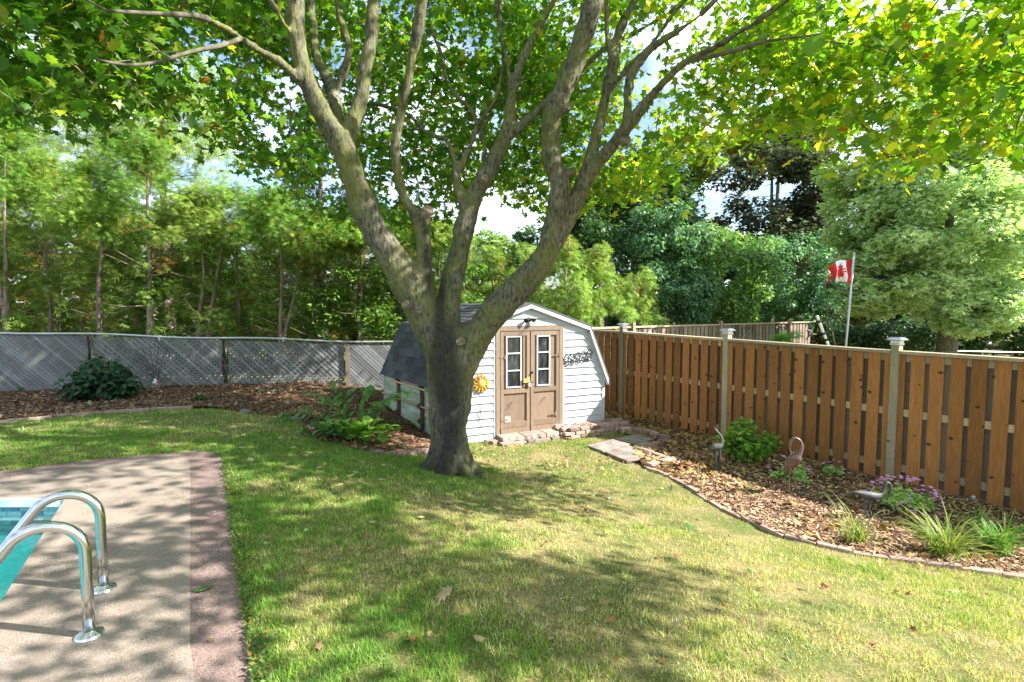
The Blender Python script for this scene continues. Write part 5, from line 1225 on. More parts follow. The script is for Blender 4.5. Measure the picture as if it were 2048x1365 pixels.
while s < tot2[-1] - 1.2:
    c, d = along(p2, tot2, s + .3); put(gm[0], 'edging_strip', (c.x, c.y, G(c.x, c.y) + .012), math.atan2(d.y, d.x), be2); s += .605
be3 = thing('bed_edging', 'short curved brick edging left of the trunk base in the shade', 'edging', gp(790, 908))
brick_row([(738, 905), (765, 910), (795, 911), (825, 909), (852, 904)], be3, .01)
for i, (px, py, s_, lab) in enumerate(((490, 825, .10, 'dark flat stone at the left bend of the mulch bed edge'), (590, 839, .12, 'dark flat stone at the mulch bed edge beside the hosta'), (626, 862, .07, 'small dark stone below the solomon seal leaves'))):
    p = gp(px, py); m = MB(); m.ball(p + Vector((0, 0, .01)), s_, s_ * .5, .035, 6); m.v = [tuple(Vector(v) + Vector([random.uniform(-.008, .008)] * 3)) for v in m.v]
    tag(m.build('stone', M['rock'], smooth=True), lab, 'stone')

# ------------------------------------------------------------------ mulch chips and dry leaves on the beds
def in_region(n, poly, dens_fn=None):
    xs_ = [p[0] for p in poly]; ys_ = [p[1] for p in poly]; out = []
    P_ = RNG.uniform((min(xs_), min(ys_)), (max(xs_), max(ys_)), (n, 2)); k = inpoly(P_, poly); P_ = P_[k]
    if dens_fn is not None: P_ = P_[RNG.random(len(P_)) < dens_fn(P_)]
    return P_
SHEDP = [(FL + EX * -.02 + EN * .02).to_2d(), (FL + EX * (SW + .02) + EN * .02).to_2d(), (FL + EX * SW + EY * SD).to_2d(), (FL + EY * SD).to_2d()]
def view_ok(P_, m=60):
    z = Gn(P_[:, 0], P_[:, 1]) - CAMZ; f_ = P_[:, 1] * _c - z * _s; u_ = 1024 + FPX * P_[:, 0] / np.maximum(f_, .1)
    return (f_ > .5) & (u_ > -700) & (u_ < 2800)
chip_tv = np.array([(-.5, -.10, 0), (.45, -.15, .05), (.5, .12, .0), (-.42, .14, .07)]); chip_tf = np.array([(0, 1, 2), (0, 2, 3)])
def chips(name, poly, n, cols, ws, size, label):
    P_ = in_region(n, poly); P_ = P_[view_ok(P_) & ~inpoly(P_, SHEDP)]; n = len(P_)
    z = zb(P_[:, 0], P_[:, 1]) + RNG.uniform(0, .018, n)
    V, T_, C_ = scatter(np.column_stack([P_, z]), rotmats(RNG.uniform(0, 6.28, n), RNG.normal(0, .24, n), RNG.normal(0, .22, n)), RNG.uniform(.4, 1.6, n) * size, chip_tv, chip_tf, palette(n, cols, ws, .25))
    o = np_mesh(name, V, T_, M['chip'], C_); o['kind'] = 'stuff'; o['label'] = label; return o
chips('mulch_chips', bed1, 80000, [(.30, .175, .10), (.20, .11, .065), (.42, .28, .17), (.10, .06, .04)], [3, 3, 1.6, 2], .045, 'reddish brown bark mulch along the lattice fence')
chips('mulch_chips', bed2, 110000, [(.56, .35, .22), (.40, .235, .14), (.64, .46, .31), (.22, .135, .085)], [3, 3, 1.6, 1.6], .038, 'reddish brown bark mulch along the board fence')
def litter(name, poly, n, dens_fn, cols, ws, size, label, lift=.02, mat='dryleaf', tilt=.5):
    P_ = in_region(n, poly, dens_fn); P_ = P_[~inpoly(P_, SHEDP)]; n = len(P_); tv_, tf_ = maple_lo(.5)
    z = zb(P_[:, 0], P_[:, 1]) + lift + RNG.uniform(0, .02, n)
    V, T_, C_ = scatter(np.column_stack([P_, z]), rotmats(RNG.uniform(0, 6.28, n), RNG.normal(0, tilt, n), RNG.normal(0, tilt, n)), RNG.uniform(.6, 1.3, n) * size, tv_, tf_, palette(n, cols, ws, .2))
    o = np_mesh(name, V, T_, M[mat], C_); o['kind'] = 'stuff'; o['label'] = label
def near_shed(P_):
    s_ = (P_ - np.array(FP3.to_2d())) @ np.array(FD.to_2d()); return np.clip((s_ - .3) / 2.0, .10, 1)
litter('dry_leaves', bed2, 15000, near_shed, [(.40, .27, .09), (.30, .18, .07), (.50, .38, .16), (.20, .12, .06)], [3, 3, 2, 2], .085, 'dry golden brown leaf litter between shed and board fence')
litter('dry_leaves', bed1, 1300, None, [(.25, .2, .1), (.34, .36, .22), (.2, .12, .06)], [2, 1, 2], .08, 'scattered dry leaves on the mulch by the lattice')

# ------------------------------------------------------------------ lawn
lawn_poly = [Vector(p) for p in ((-13, 1), (7.5, .4), (7.5, 6), (2.4, 10.4), (-1.2, 9.2), (-13, 10.5))]
bl_tv = np.array([(-.5, 0, 0), (.5, 0, 0), (.0, .6, 1.0)]); bl_tf = np.array([(0, 1, 2)])
dp_l = [(p[0], p[1]) for p in deck_poly]
def lawn_pts(n, y0, y1):
    P_ = np.column_stack([RNG.uniform(-1, 1, n), RNG.uniform(0, 1, n) ** .8 * (y1 - y0) + y0]); P_[:, 0] *= (P_[:, 1] * 1.06 + .3)
    k = inpoly(P_, lawn_poly) & ~inpoly(P_, dp_l) & ~inpoly(P_, bed1) & ~inpoly(P_, bed2) & ~inpoly(P_, SHEDP) & ~inpoly(P_, path)
    P_ = P_[k]; d_ = np.linalg.norm(P_ - np.array([TB.x, 6.25]), axis=1); return P_[d_ > .34]
def dryness(P_):
    d_ = vnoise(P_, .8, 11) * .45 + vnoise(P_, 2.3, 12) * .40 + vnoise(P_, 6.5, 13) * .28 - .07; d_ += np.clip((P_[:, 0] + 1.4) / 2.2, 0, 1) * .34 - .08
    d_ += .35 * np.exp(-(((P_[:, 0] + .2) ** 2 + (P_[:, 1] - 7.6) ** 2) / 1.2)) + .25 * np.exp(-(((P_[:, 0] + .05) ** 2 * .7 + (P_[:, 1] - 4.6) ** 2) / .5)) + .2 * np.exp(-(((P_[:, 0] - .8) ** 2 + (P_[:, 1] - 3.2) ** 2) / .4))
    return d_
def lawn(n, y0, y1, wd, ht, name, label):
    P_ = lawn_pts(n, y0, y1); d_ = dryness(P_); clump = vnoise(P_, 14, 15)
    keep = RNG.random(len(P_)) < np.clip(1.2 - np.clip(d_ - .5, 0, 1) * 2.6, .16, 1) * (.55 + .6 * clump); P_, d_, clump = P_[keep], d_[keep], clump[keep]; n = len(P_)
    z = Gn(P_[:, 0], P_[:, 1]) + zrel(P_[:, 0], P_[:, 1], .03, 2.2) - .004
    S = np.column_stack([RNG.uniform(.7, 1.4, n) * wd, np.ones(n) * .03, RNG.uniform(.5, 1.5, n) * ht * (1.15 - .5 * np.clip(d_ - .4, 0, 1)) * (.45 + 1.1 * clump)])
    S[:, 1] = S[:, 2] * RNG.uniform(.3, 1.8, n)
    g_ = palette(n, [(.11, .25, .04), (.18, .34, .05), (.27, .42, .07)], [3, 3, 2], .28); s_ = palette(n, [(.66, .57, .28), (.80, .72, .42), (.40, .28, .14)], [3, 2, 2.4], .22)
    dry = np.clip((d_ - .44) * 2.4, 0, .88); pick = (RNG.random(n) < dry * .8 + .03)[:, None]
    yg = g_ * np.array([1.7, 1.28, 1.0]); c = np.where(RNG.random(n)[:, None] < np.clip((d_ - .35) * 2, 0, .9)[:, None], yg, g_); c = np.where(pick, s_, c)
    V, T_, C_ = scatter(np.column_stack([P_, z]), rotmats(RNG.uniform(0, 6.28, n), RNG.normal(0, .4, n), RNG.normal(0, .3, n)), S, bl_tv, bl_tf, c)
    o = np_mesh(name, V, T_, M['grass'], C_); o['kind'] = 'stuff'; o['label'] = label
lawn(620000, 2.0, 4.6, .0034, .025, 'lawn_grass', 'short sunlit lawn grass with straw patches in the foreground')
lawn(380000, 4.4, 7.0, .0045, .026, 'lawn_grass', 'short lawn grass in dappled shade around the maple')
lawn(230000, 6.8, 10.5, .007, .028, 'lawn_grass', 'short lawn grass toward the mulch beds and shed')
# broad leaved weeds and clover on the deck edge
wp = []
for a, b in zip(deck_poly, deck_poly[1:]):
    if a.x < -3.4 or a.y < 1.5 or a.y > 5.4: continue
    for _ in range(60): q_ = a.lerp(b, random.random()); wp.append((q_.x + abs(random.gauss(0, .055)) - .02, q_.y, random.uniform(.01, .05)))
wp = np.array(wp); n = len(wp)
V, T_, C_ = scatter(wp + np.column_stack([np.zeros((n, 2)), Gn(wp[:, 0], wp[:, 1])]), rotmats(RNG.uniform(0, 6.28, n), RNG.normal(0, .5, n), RNG.normal(0, .4, n)), RNG.uniform(.016, .038, n), *TPL['oval'], palette(n, [(.10, .19, .04), (.17, .22, .045), (.08, .16, .035), (.30, .2, .06)], [3, 3, 2, 1]))
o = np_mesh('edge_weeds', V, T_, M['fol'], C_); o['kind'] = 'stuff'; o['label'] = 'small round leaved weeds along the deck edge'
litter('lawn_litter', lawn_poly, 9000, lambda P_: (~inpoly(P_, dp_l)) * np.where(np.linalg.norm(P_ - np.array([.3, 7.9]), axis=1) < 1.4, 1, .10), [(.30, .2, .09), (.40, .30, .13), (.20, .12, .07), (.35, .42, .2)], [3, 3, 2, 1], .045, 'small brown leaf scraps lying in the lawn', -.005)
# single fallen maple leaves
fl_me = []
for k, cc in enumerate([(.50, .44, .28), (.40, .38, .20), (.20, .32, .07), (.36, .20, .08), (.46, .35, .20), (.08, .18, .04)]):
    tv_, tf_ = maple_tpl(.35); me = bpy.data.meshes.new('fallen_leaf'); me.from_pydata([(x, y, z + .25 * abs(x * y) + .06 * math.sin(6 * x + k)) for x, y, z in tv_], [], [tuple(t) for t in tf_])
    a_ = me.color_attributes.new('tint', 'FLOAT_COLOR', 'POINT'); a_.data.foreach_set('color', np.tile(np.array([*cc, 1.]), len(tv_)).astype(np.float32)); me.materials.append(M['dryleaf']); fl_me.append(me)
def fleaf(px, py, k, s_, lab, grp=None, lift=.035, tl=.25):
    p = gp(px, py); o = bpy.data.objects.new('fallen_leaf', fl_me[k]); COL.objects.link(o)
    if inpoly(np.array([[p.x, p.y]]), dp_l)[0]: lift = .028
    o.location = p + Vector((0, 0, lift)); o.rotation_euler = (random.uniform(-tl, tl), random.uniform(-tl, tl), random.uniform(0, 6.28)); o.scale = (s_ * .88,) * 3; tag(o, lab, 'leaf', grp)
fleaf(885, 1202, 4, .135, 'large curled tan maple leaf lying on the foreground lawn', lift=.05, tl=.5)
fleaf(405, 1184, 5, .12, 'dark green leaf lying on the pink deck border')
fleaf(800, 1232, 3, .06, 'small pale brown leaf right of the large curled leaf, on shaded grass')
fleaf(702, 1010 - 55, 0, .12, 'pale cream leaf at the left edge of the shaded lawn before the trunk')
fleaf(835, 999, 1, .10, 'yellow green leaf lying below the trunk in the shade')
fleaf(1378, 1060, 5, .12, 'dark green leaf alone on the sunlit lawn near the bed edging')
fleaf(1218, 1000, 0, .09, 'pale leaf on the sunlit lawn right of the trunk shadow')
sc_ = [(700, 958), (713, 950), (765, 965), (770, 935), (842, 1041), (938, 1030), (935, 1055), (745, 1051), (488, 874), (483, 900), (430, 893), (247, 905), (165, 820), (522, 848), (508, 846), (540, 833), (620, 860), (345, 860), (640, 940), (680, 975), (610, 915), (470, 845), (1130, 925), (1200, 932), (1085, 925), (1015, 940), (1062, 926), (1150, 985), (1320, 1120), (1100, 1290), (960, 1290), (1230, 1330), (1350, 1260), (1500, 1150), (1160, 1230), (820, 1290), (1450, 1220), (1650, 1180), (1220, 1250), (1010, 1120), (900, 1010), (620, 1150), (585, 900), (560, 880), (500, 925)]
for i, (x, y) in enumerate(sc_):
    k = random.choice([0, 0, 1, 1, 2, 3, 4] if x < 1000 and y < 1100 else [3, 3, 3, 4, 2]); s_ = random.uniform(.06, .105) if x < 1000 and y < 1100 else random.uniform(.045, .075)
    fleaf(x, y, k, s_, 'fallen maple leaf lying on the lawn', 'fallen leaves scattered on the lawn')
for (x, y) in ((100, 1005), (60, 985), (240, 1060), (428, 1030), (350, 960), (330, 975), (425, 1290), (180, 975)):
    fleaf(x, y, random.choice([1, 3, 4]), random.uniform(.025, .045), 'tiny leaf scrap lying on the pool deck', 'leaf scraps on the pool deck')

# ------------------------------------------------------------------ plants
def mound(name, lab, px, py, r, h, n, tpl, size, cs, ws, cat='plant', grp=None, droop=-.4, mat='fol', nl=24, ls=None, stems=6):
    b = gp(px, py); t_ = thing(name, lab, cat, b, grp); ls = ls or r * .38
    m = MB()
    for k in range(stems):
        a = random.uniform(0, 6.28); q_ = r * random.uniform(.2, .7); m.tube([b + Vector((math.cos(a) * q_ * .2, math.sin(a) * q_ * .2, -.02)), b + Vector((math.cos(a) * q_ * .7, math.sin(a) * q_ * .7, h * .5)), b + Vector((math.cos(a) * q_, math.sin(a) * q_, h * .85))], .006, 5)
    m.build('stem', M['stem'], t_)
    bl = []
    for k in range(nl):
        d = Vector((random.gauss(0, 1), random.gauss(0, 1), abs(random.gauss(0, 1)) + .05)).normalized(); q_ = random.uniform(.3, .8)
        bl.append((b.x + d.x * r * q_, b.y + d.y * r * q_, b.z + .03 + d.z * h * q_, ls, ls, ls * .7))
    crown('foliage', bl, n, tpl, size, simple_cols(cs, ws), M[mat], t_, droop=droop, shell=.3); return t_, b
# dark peony bush
mound('peony_bush', 'dark green leafy peony bush in front of the lattice fence at left', 208, 797, .70, .85, 1900, 'oval', .16, [(.035, .095, .04), (.055, .13, .055), (.025, .065, .03)], [3, 2, 2], 'bush', droop=-.7, nl=40, ls=.26)
mound('small_plant', 'small pale green plant against the lattice left of the peony bush', 52, 782, .20, .30, 130, 'oval', .09, [(.10, .2, .08), (.14, .25, .1)], [1, 1], nl=10, ls=.09)
mound('small_plant', 'low tuft of green leaves on the mulch right of the peony bush', 404, 802, .17, .08, 240, 'oval', .06, [(.05, .14, .03), (.08, .2, .04)], [1, 1], nl=10, ls=.07)
mound('garden_shrub', 'bright lime green shrub standing before the board fence', 1490, 918, .47, .72, 1500, 'maple', .085, [(.24, .44, .05), (.32, .50, .08), (.14, .30, .04), (.08, .19, .035)], [3, 2, 2, 1.5], 'shrub', droop=-.6, nl=40, ls=.17)
for px, py, r, h, n, fl_, lab in ((1580, 960, .27, .24, 460, 30, 'lime green sedum with few pink heads behind the standing crane'), (1667, 953, .17, .16, 230, 11, 'small sedum clump at the foot of the fence between two larger sedums'), (1805, 1022, .36, .30, 700, 80, 'large sedum covered in purple pink flower heads behind the resting bird')):
    t_, b = mound('sedum', lab, px, py, r, h, n, 'oval', .062, [(.46, .68, .20), (.55, .74, .26), (.32, .54, .14)], [3, 2, 1.5], 'plant', 'sedum clumps by the fence', droop=-.1, nl=26, ls=r * .3)
    for k in range(fl_):
        d = Vector((random.gauss(0, 1), random.gauss(0, 1), abs(random.gauss(0, .8)) + .35)).normalized(); c = b + Vector((d.x * r * 1.02, d.y * r * 1.02, .04 + d.z * h * 1.15)); m = MB()
        for q in range(8):
            a = q * 2.4; rr = .022 * math.sqrt(q / 12.); m.ball(c + Vector((math.cos(a) * rr, math.sin(a) * rr, .004 - rr * .2)), .007, .007, .006, 3)
        if 'pk' not in M: M['pk'] = simple('sedum_pink', (.62, .32, .52), .8, 0, .3, 60, .3, c2=(.50, .22, .44), obrnd=.3)
        m.build('flower_head', M['pk'], t_)
def blades(name, lab, px, py, n, l, wd, cs, grp=None, splay=1., lean=(0, 0)):
    b = gp(px, py); t_ = thing(name, lab, 'plant', b, grp); V = []; T_ = []; C_ = []
    pal = palette(n, cs, [3, 2, 1.2][:len(cs)], .15)
    for i in range(n):
        a = random.uniform(0, 6.28); L_ = l * random.uniform(.5, 1.15); s0 = b + Vector((random.gauss(0, .05), random.gauss(0, .05), 0)); dv = Vector((math.cos(a), math.sin(a), 0)); sd = Vector((-dv.y, dv.x, 0)) * wd * random.uniform(.7, 1.2); o = len(V)
        e0 = random.uniform(.9, 1.45); x = 0; z = 0; K = 7; cur = random.uniform(.12, .34) * splay
        for k in range(K):
            t = k / (K - 1); wv = sd * (1 - t ** 2 * .95) * (.5 if k == 0 else 1); c = s0 + dv * x + Vector((lean[0] * t * L_, lean[1] * t * L_, max(z, .0)))
            V += [tuple(c - wv), tuple(c + wv - Vector((0, 0, 0)))]; e = e0 - cur * k; x += math.cos(e) * L_ / (K - 1); z += math.sin(e) * L_ / (K - 1); C_ += [pal[i]] * 2
        for k in range(K - 1): q = o + 2 * k; T_ += [(q, q + 1, q + 3), (q, q + 3, q + 2)]
    tag(np_mesh('blades', np.array(V), np.array(T_), M['grass'], np.array(C_), t_), kind='stuff')
blades('daylily', 'small tuft of strappy daylily leaves in the mulch beside the edging', 1712, 1092, 90, .36, .006, [(.24, .30, .06), (.34, .34, .10), (.10, .22, .04)], 'daylily clumps')
blades('daylily', 'wide yellow green daylily clump at the right end of the bed', 1893, 1118, 210, .54, .006, [(.26, .34, .06), (.34, .36, .09), (.14, .26, .04)], 'daylily clumps')
blades('daylily', 'darker green daylily clump at the right edge of the photo', 1990, 1108, 180, .48, .007, [(.10, .26, .035), (.16, .31, .05), (.28, .32, .07)], 'daylily clumps')
blades('daylily', 'thin grassy tuft right of the shrub in the mulch bed', 1700, 1062, 14, .42, .006, [(.26, .32, .07), (.3, .3, .1)], 'daylily clumps')
# hosta: every leaf a part
def big_leaf(base, yaw, L_, wd, e0, cur, col, parent, K=7, cup=.12):
    dv = Vector((math.cos(yaw), math.sin(yaw), 0)); sd = Vector((-dv.y, dv.x, 0)); x = z = 0; V = []; T_ = []
    prof = [.08, .12, .75, 1., .92, .62, .0]
    for k in range(K):
        c = Vector(base) + dv * x + Vector((0, 0, z)); wv = sd * wd * prof[k]; V += [tuple(c - wv + Vector((0, 0, cup * wd * prof[k]))), tuple(c), tuple(c + wv + Vector((0, 0, cup * wd * prof[k])))]
        e = e0 - cur * k; st_ = L_ / (K - 1) * (1.6 if k == 0 else .9); x += math.cos(e) * st_; z += math.sin(e) * st_
    for k in range(K - 1):
        q = 3 * k; T_ += [(q, q + 1, q + 4), (q, q + 4, q + 3), (q + 1, q + 2, q + 5), (q + 1, q + 5, q + 4)]
    C_ = np.clip(np.tile(np.array(col), (len(V), 1)) * (1 + RNG.normal(0, .05, (len(V), 1))), 0, 1)
    return np_mesh('leaf', np.array(V), np.array(T_), M['fol'], C_, parent, smooth=True)
hb = gp(712, 884); hs = thing('hosta', 'lime green hosta with broad glossy leaves left of the maple trunk', 'plant', hb)
for k in range(70):
    a = random.uniform(0, 6.28); ring = random.random(); big_leaf(hb + Vector((random.gauss(0, .17), random.gauss(0, .09), 0)), a, random.uniform(.32, .50) , random.uniform(.06, .09), .6 + ring * .8, random.uniform(.18, .26), random.choice([(.28, .48, .06), (.36, .55, .09), (.18, .36, .05)]), hs)
hb2 = gp(655, 880); hs2 = thing('hosta', 'darker green leafy perennial left of the lime green hosta', 'plant', hb2)
for k in range(80): big_leaf(hb2 + Vector((random.gauss(0, .2), random.gauss(0, .14), random.uniform(0, .12))), random.uniform(0, 6.28), random.uniform(.18, .28), random.uniform(.022, .035), random.uniform(.5, 1.3), .22, random.choice([(.07, .17, .035), (.10, .22, .04), (.05, .12, .03)]), hs2)
hb3 = gp(780, 855); hs3 = thing('perennial', 'dark low leafy perennial between the hosta and the shed wall', 'plant', hb3)
for k in range(50): big_leaf(hb3 + Vector((random.gauss(0, .26), random.gauss(0, .12), random.uniform(0, .08))), random.uniform(0, 6.28), random.uniform(.12, .2), random.uniform(.02, .032), random.uniform(.3, 1.1), .22, random.choice([(.06, .15, .035), (.08, .19, .04)]), hs3)
ssb = gp(712, 858); sol = thing('solomon_seal', 'tall arching green stems with paired leaves behind the hosta', 'plant', ssb)
for (dx, L_, hh_) in ((-.15, .75, .55), (.18, .85, .62), (.45, .9, .5), (.3, .6, .45), (-.55, .7, .35), (-.3, .55, .5), (-.75, .6, .28), (.05, .5, .66), (.6, .95, .6), (-.2, .8, .75), (.22, .7, .7), (-.45, .6, .6)):
    P_ = [ssb + Vector((dx * .25, 0, 0)) + Vector((dx * 1.1 * t, -.1 * t, hh_ * math.sin(t * 1.75))) for t in np.linspace(0, 1, 9)]; m = MB(); m.tube(P_, .006, 5); m.build('stem', M['stem'], sol)
    for i in range(2, 9):
        for sg in (1, -1):
            yaw = math.atan2((P_[i] - P_[i - 1]).y, (P_[i] - P_[i - 1]).x) + sg * random.uniform(.6, 1.3); big_leaf(P_[i], yaw, random.uniform(.16, .24), .034, .1, .2, random.choice([(.12, .28, .06), (.17, .35, .08)]), sol, K=7)

# ------------------------------------------------------------------ metal garden birds
def bird(lab, name, base_px, depth_pts, legs, body_mat, grp='metal garden birds'):
    b = gp(*base_px); Y = b.y; t_ = thing(name, lab, 'garden statue', b, grp)
    P_ = []; R_ = []
    for px, py, w_, dy in depth_pts: P_.append(at(px, py, Y + dy)); R_.append(w_ / 2 * Y / FPX)
    d_ = dens(list(zip(P_, R_)), .02); m = MB(); m.tube([p for p, r in d_], [max(r, .002) for p, r in d_], 14); m.build('body', M[body_mat], t_, smooth=True)
    for L_ in legs:
        m = MB(); q = [at(px, py, Y + dy) for px, py, dy in L_[:-1]]; gq = gp(*L_[-1][:2]); q.append(Vector((at(L_[-1][0], L_[-1][1], Y).x, q[-1].y, G(q[-1].x, q[-1].y) + .02)))
        dq = dens([(p, .011) for p in q], .03); m.tube([p for p, r in dq], [r * (1 + .25 * math.sin(i)) for i, (p, r) in enumerate(dq)], 8)
        e = q[-1]
        for a in (-.6, 0, .6, 3.1): m.tube([e, e + Vector((-math.sin(a + .3) * .05, -math.cos(a + .3) * .05, -.006))], [.006, .003], 5)
        m.build('leg', M[body_mat], t_, smooth=True)
    return t_, Y
t_, Y = bird('tall bronze crane standing with looped neck tucked onto its back', 'bird_statue', (1588, 992), [(1574, 951, 3, .10), (1575, 944, 11, .08), (1579, 933, 20, .05), (1585, 923, 26, .02), (1592, 914, 24, -.02), (1598, 908, 13, -.04), (1603, 900, 7, -.06), (1604, 891, 5.5, -.06), (1600, 882, 5.5, -.06), (1592, 877, 6, -.05), (1584, 880, 7, -.04), (1581, 888, 6.5, -.04), (1580, 898, 4, -.05), (1582, 910, 2, -.06)], [[(1583, 930, .0), (1578, 960, -.01), (1577, 975, 0), (1577, 993, 0)], [(1590, 925, -.0), (1588, 948, -.02), (1590, 970, 0), (1595, 991, .0)]], 'copper')
t_, Y = bird('slender metal heron with upright curved neck in front of the lime shrub', 'bird_statue', (1437, 942), [(1417, 899, 2, 0), (1421, 897, 8, 0), (1428, 895, 15, 0), (1437, 893, 15, 0), (1443, 887, 9, 0), (1444, 880, 5.5, 0), (1442, 873, 4.5, 0), (1437, 867, 4.5, 0), (1433, 862, 5, 0), (1430, 858, 2, 0), (1429, 853, 1, 0)], [[(1434, 898, 0), (1432, 915, 0), (1433, 930, 0), (1432, 940, 0)], [(1439, 897, 0), (1440, 915, 0), (1438, 930, 0), (1441, 942, 0)]], 'bronze')
t_, Y = bird('low dark metal bird with bowed head beside the purple flowered sedum', 'bird_statue', (1738, 1042), [(1705, 986, 2, .0), (1714, 986, 9, 0), (1728, 989, 15, 0), (1742, 992, 18, 0), (1755, 992, 14, 0), (1764, 987, 8, 0), (1768, 979, 6.5, 0), (1770, 971, 6.5, 0), (1775, 966, 7, 0), (1780, 970, 6.5, 0), (1781, 979, 5, 0), (1777, 990, 3.5, 0), (1775, 998, 1.5, 0)], [[(1735, 996, 0), (1728, 1012, 0), (1735, 1030, 0), (1736, 1046, 0)], [(1743, 997, 0), (1738, 1015, 0), (1742, 1030, 0), (1743, 1044, 0)]], 'bronze')
p = gp(1597, 992); m = MB()
for k, (dx, dy) in enumerate(((-.06, 0), (.02, .03), (.09, -.02))):
    m = MB(); m.ball(p + Vector((dx, dy, .02)), .028, .024, .018, 5); tag(m.build('pebble', M['rock'], smooth=True), ['grey pebble left of the crane feet', 'grey pebble behind the crane feet', 'grey pebble right of the crane feet'][k], 'pebble', 'pebbles at the crane feet')
p = gp(1946, 1006); m = MB(); m.lathe(p, [(.025, 0), (.025, .07), (.02, .085)], 10); m.lathe(p, [(.03, .05), (.03, .06)], 10)
tag(m.build('sprinkler_pipe', M['galv'], None), 'short grey pipe stub standing at the fence foot on the right', 'pipe')

# wire trellis with a small white figure, in front of the lattice
tbp = gp(310, 785); Yt = 10.55; tbp = Vector((at(310, 700, Yt).x, Yt, G(at(310, 700, Yt).x, Yt)))
tr = thing('wire_trellis', 'fan shaped thin wire trellis in front of the lattice fence', 'trellis', tbp)
for k, (x, y) in enumerate(((272, 706), (282, 692), (299, 686), (318, 686), (334, 694), (341, 708))):
    m = MB(); e = at(x, y, Yt); mid = at(310 + (x - 310) * .38, 735, Yt - .01); m.tube([tbp + Vector((0, 0, -.05)), at(310 + (x - 310) * .15, 765, Yt), mid, e], .0045, 5); m.build('wire', M['iron'], tr)
for f_, yy in ((.55, 722), (1.0, 700)):
    m = MB(); m.tube([at(310 + dx * f_, yy - 5 * math.cos(dx / 22.), Yt - .012) for dx in range(-34, 35, 6)], .0035, 5); m.build('wire', M['iron'], tr)
fg = at(311, 766, Yt - .08); bt = thing('garden_figure', 'small white bird figure with red touch at the trellis foot', 'figurine', Vector((fg.x, fg.y, G(fg.x, fg.y))))
m = MB(); m.ball(fg, .06, .05, .05, 8); m.ball(fg + Vector((.0, -.01, .055)), .03, .03, .03, 6); m.tube([fg + Vector((.0, 0, -.04)), Vector((fg.x, fg.y, G(fg.x, fg.y) - .02))], .008, 5); m.build('body', M['porcelain'], bt, smooth=True)
m = MB(); m.ball(fg + Vector((.065, -.02, .02)), .022, .02, .022, 6); m.build('red_wing', M['redplastic'], bt, smooth=True)

# ------------------------------------------------------------------ flag, pole and things in the next yard
pb, pt = at(1691, 700, 14.2), at(1708, 510, 14.2)
fp_ = thing('flagpole', 'thin white flagpole standing beyond the board fence', 'pole', Vector((pb.x - .15, 14.2, -.6)))
m = MB(); lo_ = pb + (pb - pt) * .6; m.tube([lo_, pt], .028, 10); m.build('shaft', M['pole'], fp_, smooth=True); m = MB(); m.ball(pt + Vector((0, 0, .03)), .04, .04, .03, 6); m.build('finial', M['pole'], fp_)
pu, pl_ = at(1706, 518, 14.2), at(1701.5, 566, 14.2)
flg = thing('flag', 'red and white flag with red maple leaf hanging from the flagpole', 'flag', pu)
def fpos(u_, v_, off=0.):
    """u 0..1 from the pole outwards, v 0..1 downwards"""
    sag = .34 * u_ ** 1.3; wv = .07 * math.sin(u_ * 13 + v_ * 2) * (.3 + u_); p_ = pu.lerp(pl_, v_); sag *= .45
    return p_ + Vector((-u_ * .64, wv + off - .03 * u_ + .05 * math.sin(v_ * 5 + u_ * 4), -sag - .03 * math.sin(u_ * 9)))
def fgrid(u0, u1, name, mat):
    m = MB(); nu, nvv = 12, 9; vs = [fpos(u0 + (u1 - u0) * i / nu, j / nvv) for j in range(nvv + 1) for i in range(nu + 1)]
    m.add(vs, [(j * (nu + 1) + i, j * (nu + 1) + i + 1, (j + 1) * (nu + 1) + i + 1, (j + 1) * (nu + 1) + i) for j in range(nvv) for i in range(nu)]); o = m.build(name, M[mat], flg, smooth=True)
    s_ = o.modifiers.new('t', 'SOLIDIFY'); s_.thickness = .004
fgrid(0, .25, 'red_band', 'red'); fgrid(.25, .75, 'white_field', 'flagwhite'); fgrid(.75, 1, 'red_band', 'red')
leafo = [(0, -.5), (.06, -.33), (.16, -.38), (.12, -.12), (.24, -.25), (.27, -.18), (.42, -.20), (.37, -.06), (.44, 0), (.22, .18), (.25, .28), (.02, .24), (.02, .5), (-.02, .5), (-.02, .24), (-.25, .28), (-.22, .18), (-.44, 0), (-.37, -.06), (-.42, -.20), (-.27, -.18), (-.24, -.25), (-.12, -.12), (-.16, -.38), (-.06, -.33)]
for off in (-.012, .012):
    m = MB(); vs = [fpos(.5, .5, off)] + [fpos(.5 + x * .46, .5 + y * .78, off) for x, y in leafo]; m.add(vs, [(0, i, i % len(leafo) + 1) for i in range(1, len(leafo) + 1)]); m.build('maple_leaf_emblem', M['red'], flg)
# leaning white pole
a_, b_ = at(1634, 632, 13.6), at(1662, 705, 13.6); m = MB(); m.tube([a_, b_, b_ + (b_ - a_) * 1.5], .035, 10); wp_ = thing('leaning_pole', 'leaning white pole with brown tape bands behind the board fence', 'pole', b_); m.build('shaft', M['porcelain'], wp_)
for t in (.12, .45, .62): c = a_.lerp(b_, t); m = MB(); m.tube([c, c + (b_ - a_) * .07], .038, 10); m.build('tape_band', M['lampblack'], wp_)
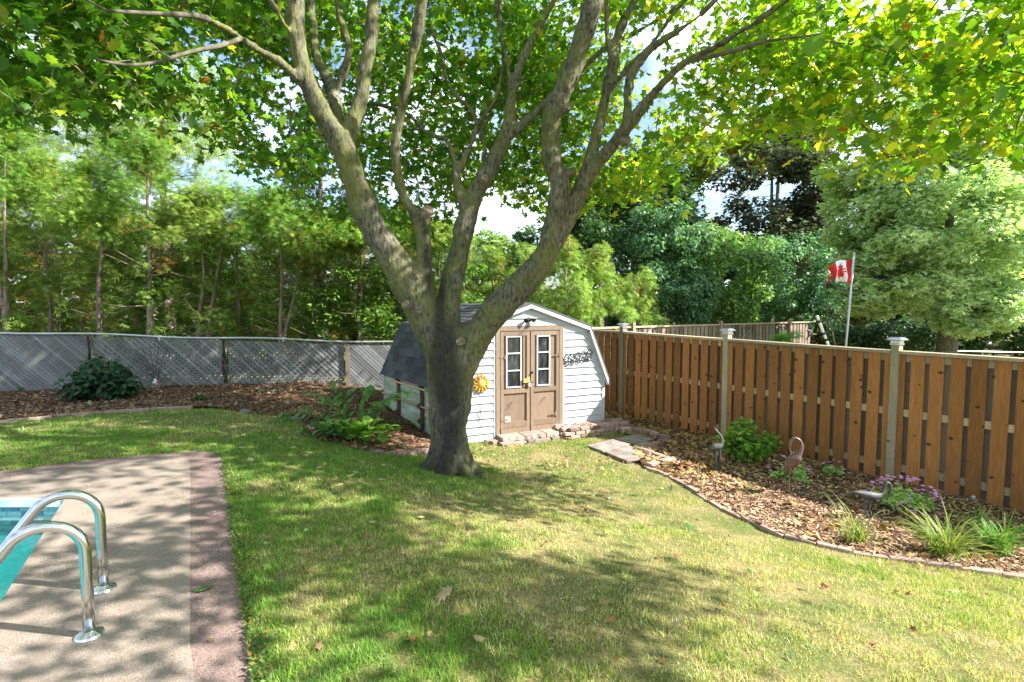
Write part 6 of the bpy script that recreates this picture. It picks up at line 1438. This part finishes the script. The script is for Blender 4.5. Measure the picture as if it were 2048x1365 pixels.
# star on the weathered fence
def onnf(px, py, off):
    r_ = ray(px, py); o_ = NB0 + NNn * off; t = (o_.x * NNn.x + o_.y * NNn.y) / (r_[0] * NNn.x + r_[1] * NNn.y); return Vector((r_[0] * t, r_[1] * t, CAMZ + r_[2] * t))
for px, py, rr, lab, mt in ((1622, 664, .28, 'large dark metal star hung on the weathered fence', 'starmetal'), (1644, 676, .13, 'small reddish star near the end of the weathered fence', 'tandark')):
    c = onnf(px, py, .06); m = MB(); up = Vector((0, 0, 1)); vs = [c + NNn * .05] + [c + (ND * math.sin(k * math.pi / 5) + up * math.cos(k * math.pi / 5)) * (rr if k % 2 == 0 else rr * .42) for k in range(10)] + [c - NNn * .01]
    m.add(vs, [(0, 1 + k, 1 + (k + 1) % 10) for k in range(10)] + [(11, 1 + (k + 1) % 10, 1 + k) for k in range(10)]); tag(m.build('metal_star', M[mt]), lab, 'star ornament', 'stars on the weathered fence')
for px, lab in ((1552, 'iron hanging bracket on the weathered fence above the green bush'), (1283, 'iron hanging bracket on the weathered fence near the second post'), (1485, 'iron hanging bracket above the large solar post cap')):
    c = onnf(px, 656, .04); m = MB(); m.tube([c, c + NNn * .04 + ND * .5], .01, 5); m.tube([c + Vector((0, 0, -.25)), c + NNn * .06 + ND * .2 + Vector((0, 0, -.08)), c + NNn * .04 + ND * .42], .009, 5); m.tube([c, c + Vector((0, 0, -.3))], .012, 5)
    m.tube([c + ND * .5 + NNn * .04, c + ND * .52 + NNn * .04 + Vector((0, 0, -.1)), c + ND * .46 + NNn * .04 + Vector((0, 0, -.12))], .008, 5); tag(m.build('hanging_bracket', M['iron']), lab, 'bracket', 'brackets on the weathered fence')
p = at(1575, 680, 14.0); t_ = thing('small_bush', 'bright green feathery bush showing above the board fence', 'bush', Vector((p.x, 14.0, -.6))); woody(Vector((p.x, 14., -.6)), p, .02, 6, .3, 'stem', parent=t_)
crown('crown', lumpy(tuple(p), .42, .4, .28, 20, .16) + [(p.x, 14, p.z - .5, .35, .35, .5)], 1500, 'spray', .13, simple_cols([(.10, .27, .04), (.15, .34, .06)], [1, 1]), M['cedar'], t_, droop=.3)
# pipe fence far right
m = MB(); pf = thing('pipe_fence', 'thin grey pipe fence in the far shade under the variegated maple', 'fence', at(1900, 705, 18)); q0, q1 = at(1880, 702, 18), at(2150, 708, 18); m.tube([q0, q1], .025, 6); m.build('top_pipe', M['galv'], pf)
for x in (1965, 2060): q = at(x, 704, 18); m = MB(); m.tube([q, q - Vector((0, 0, 1.1))], .025, 6); m.build('fence_post', M['galv'], pf)
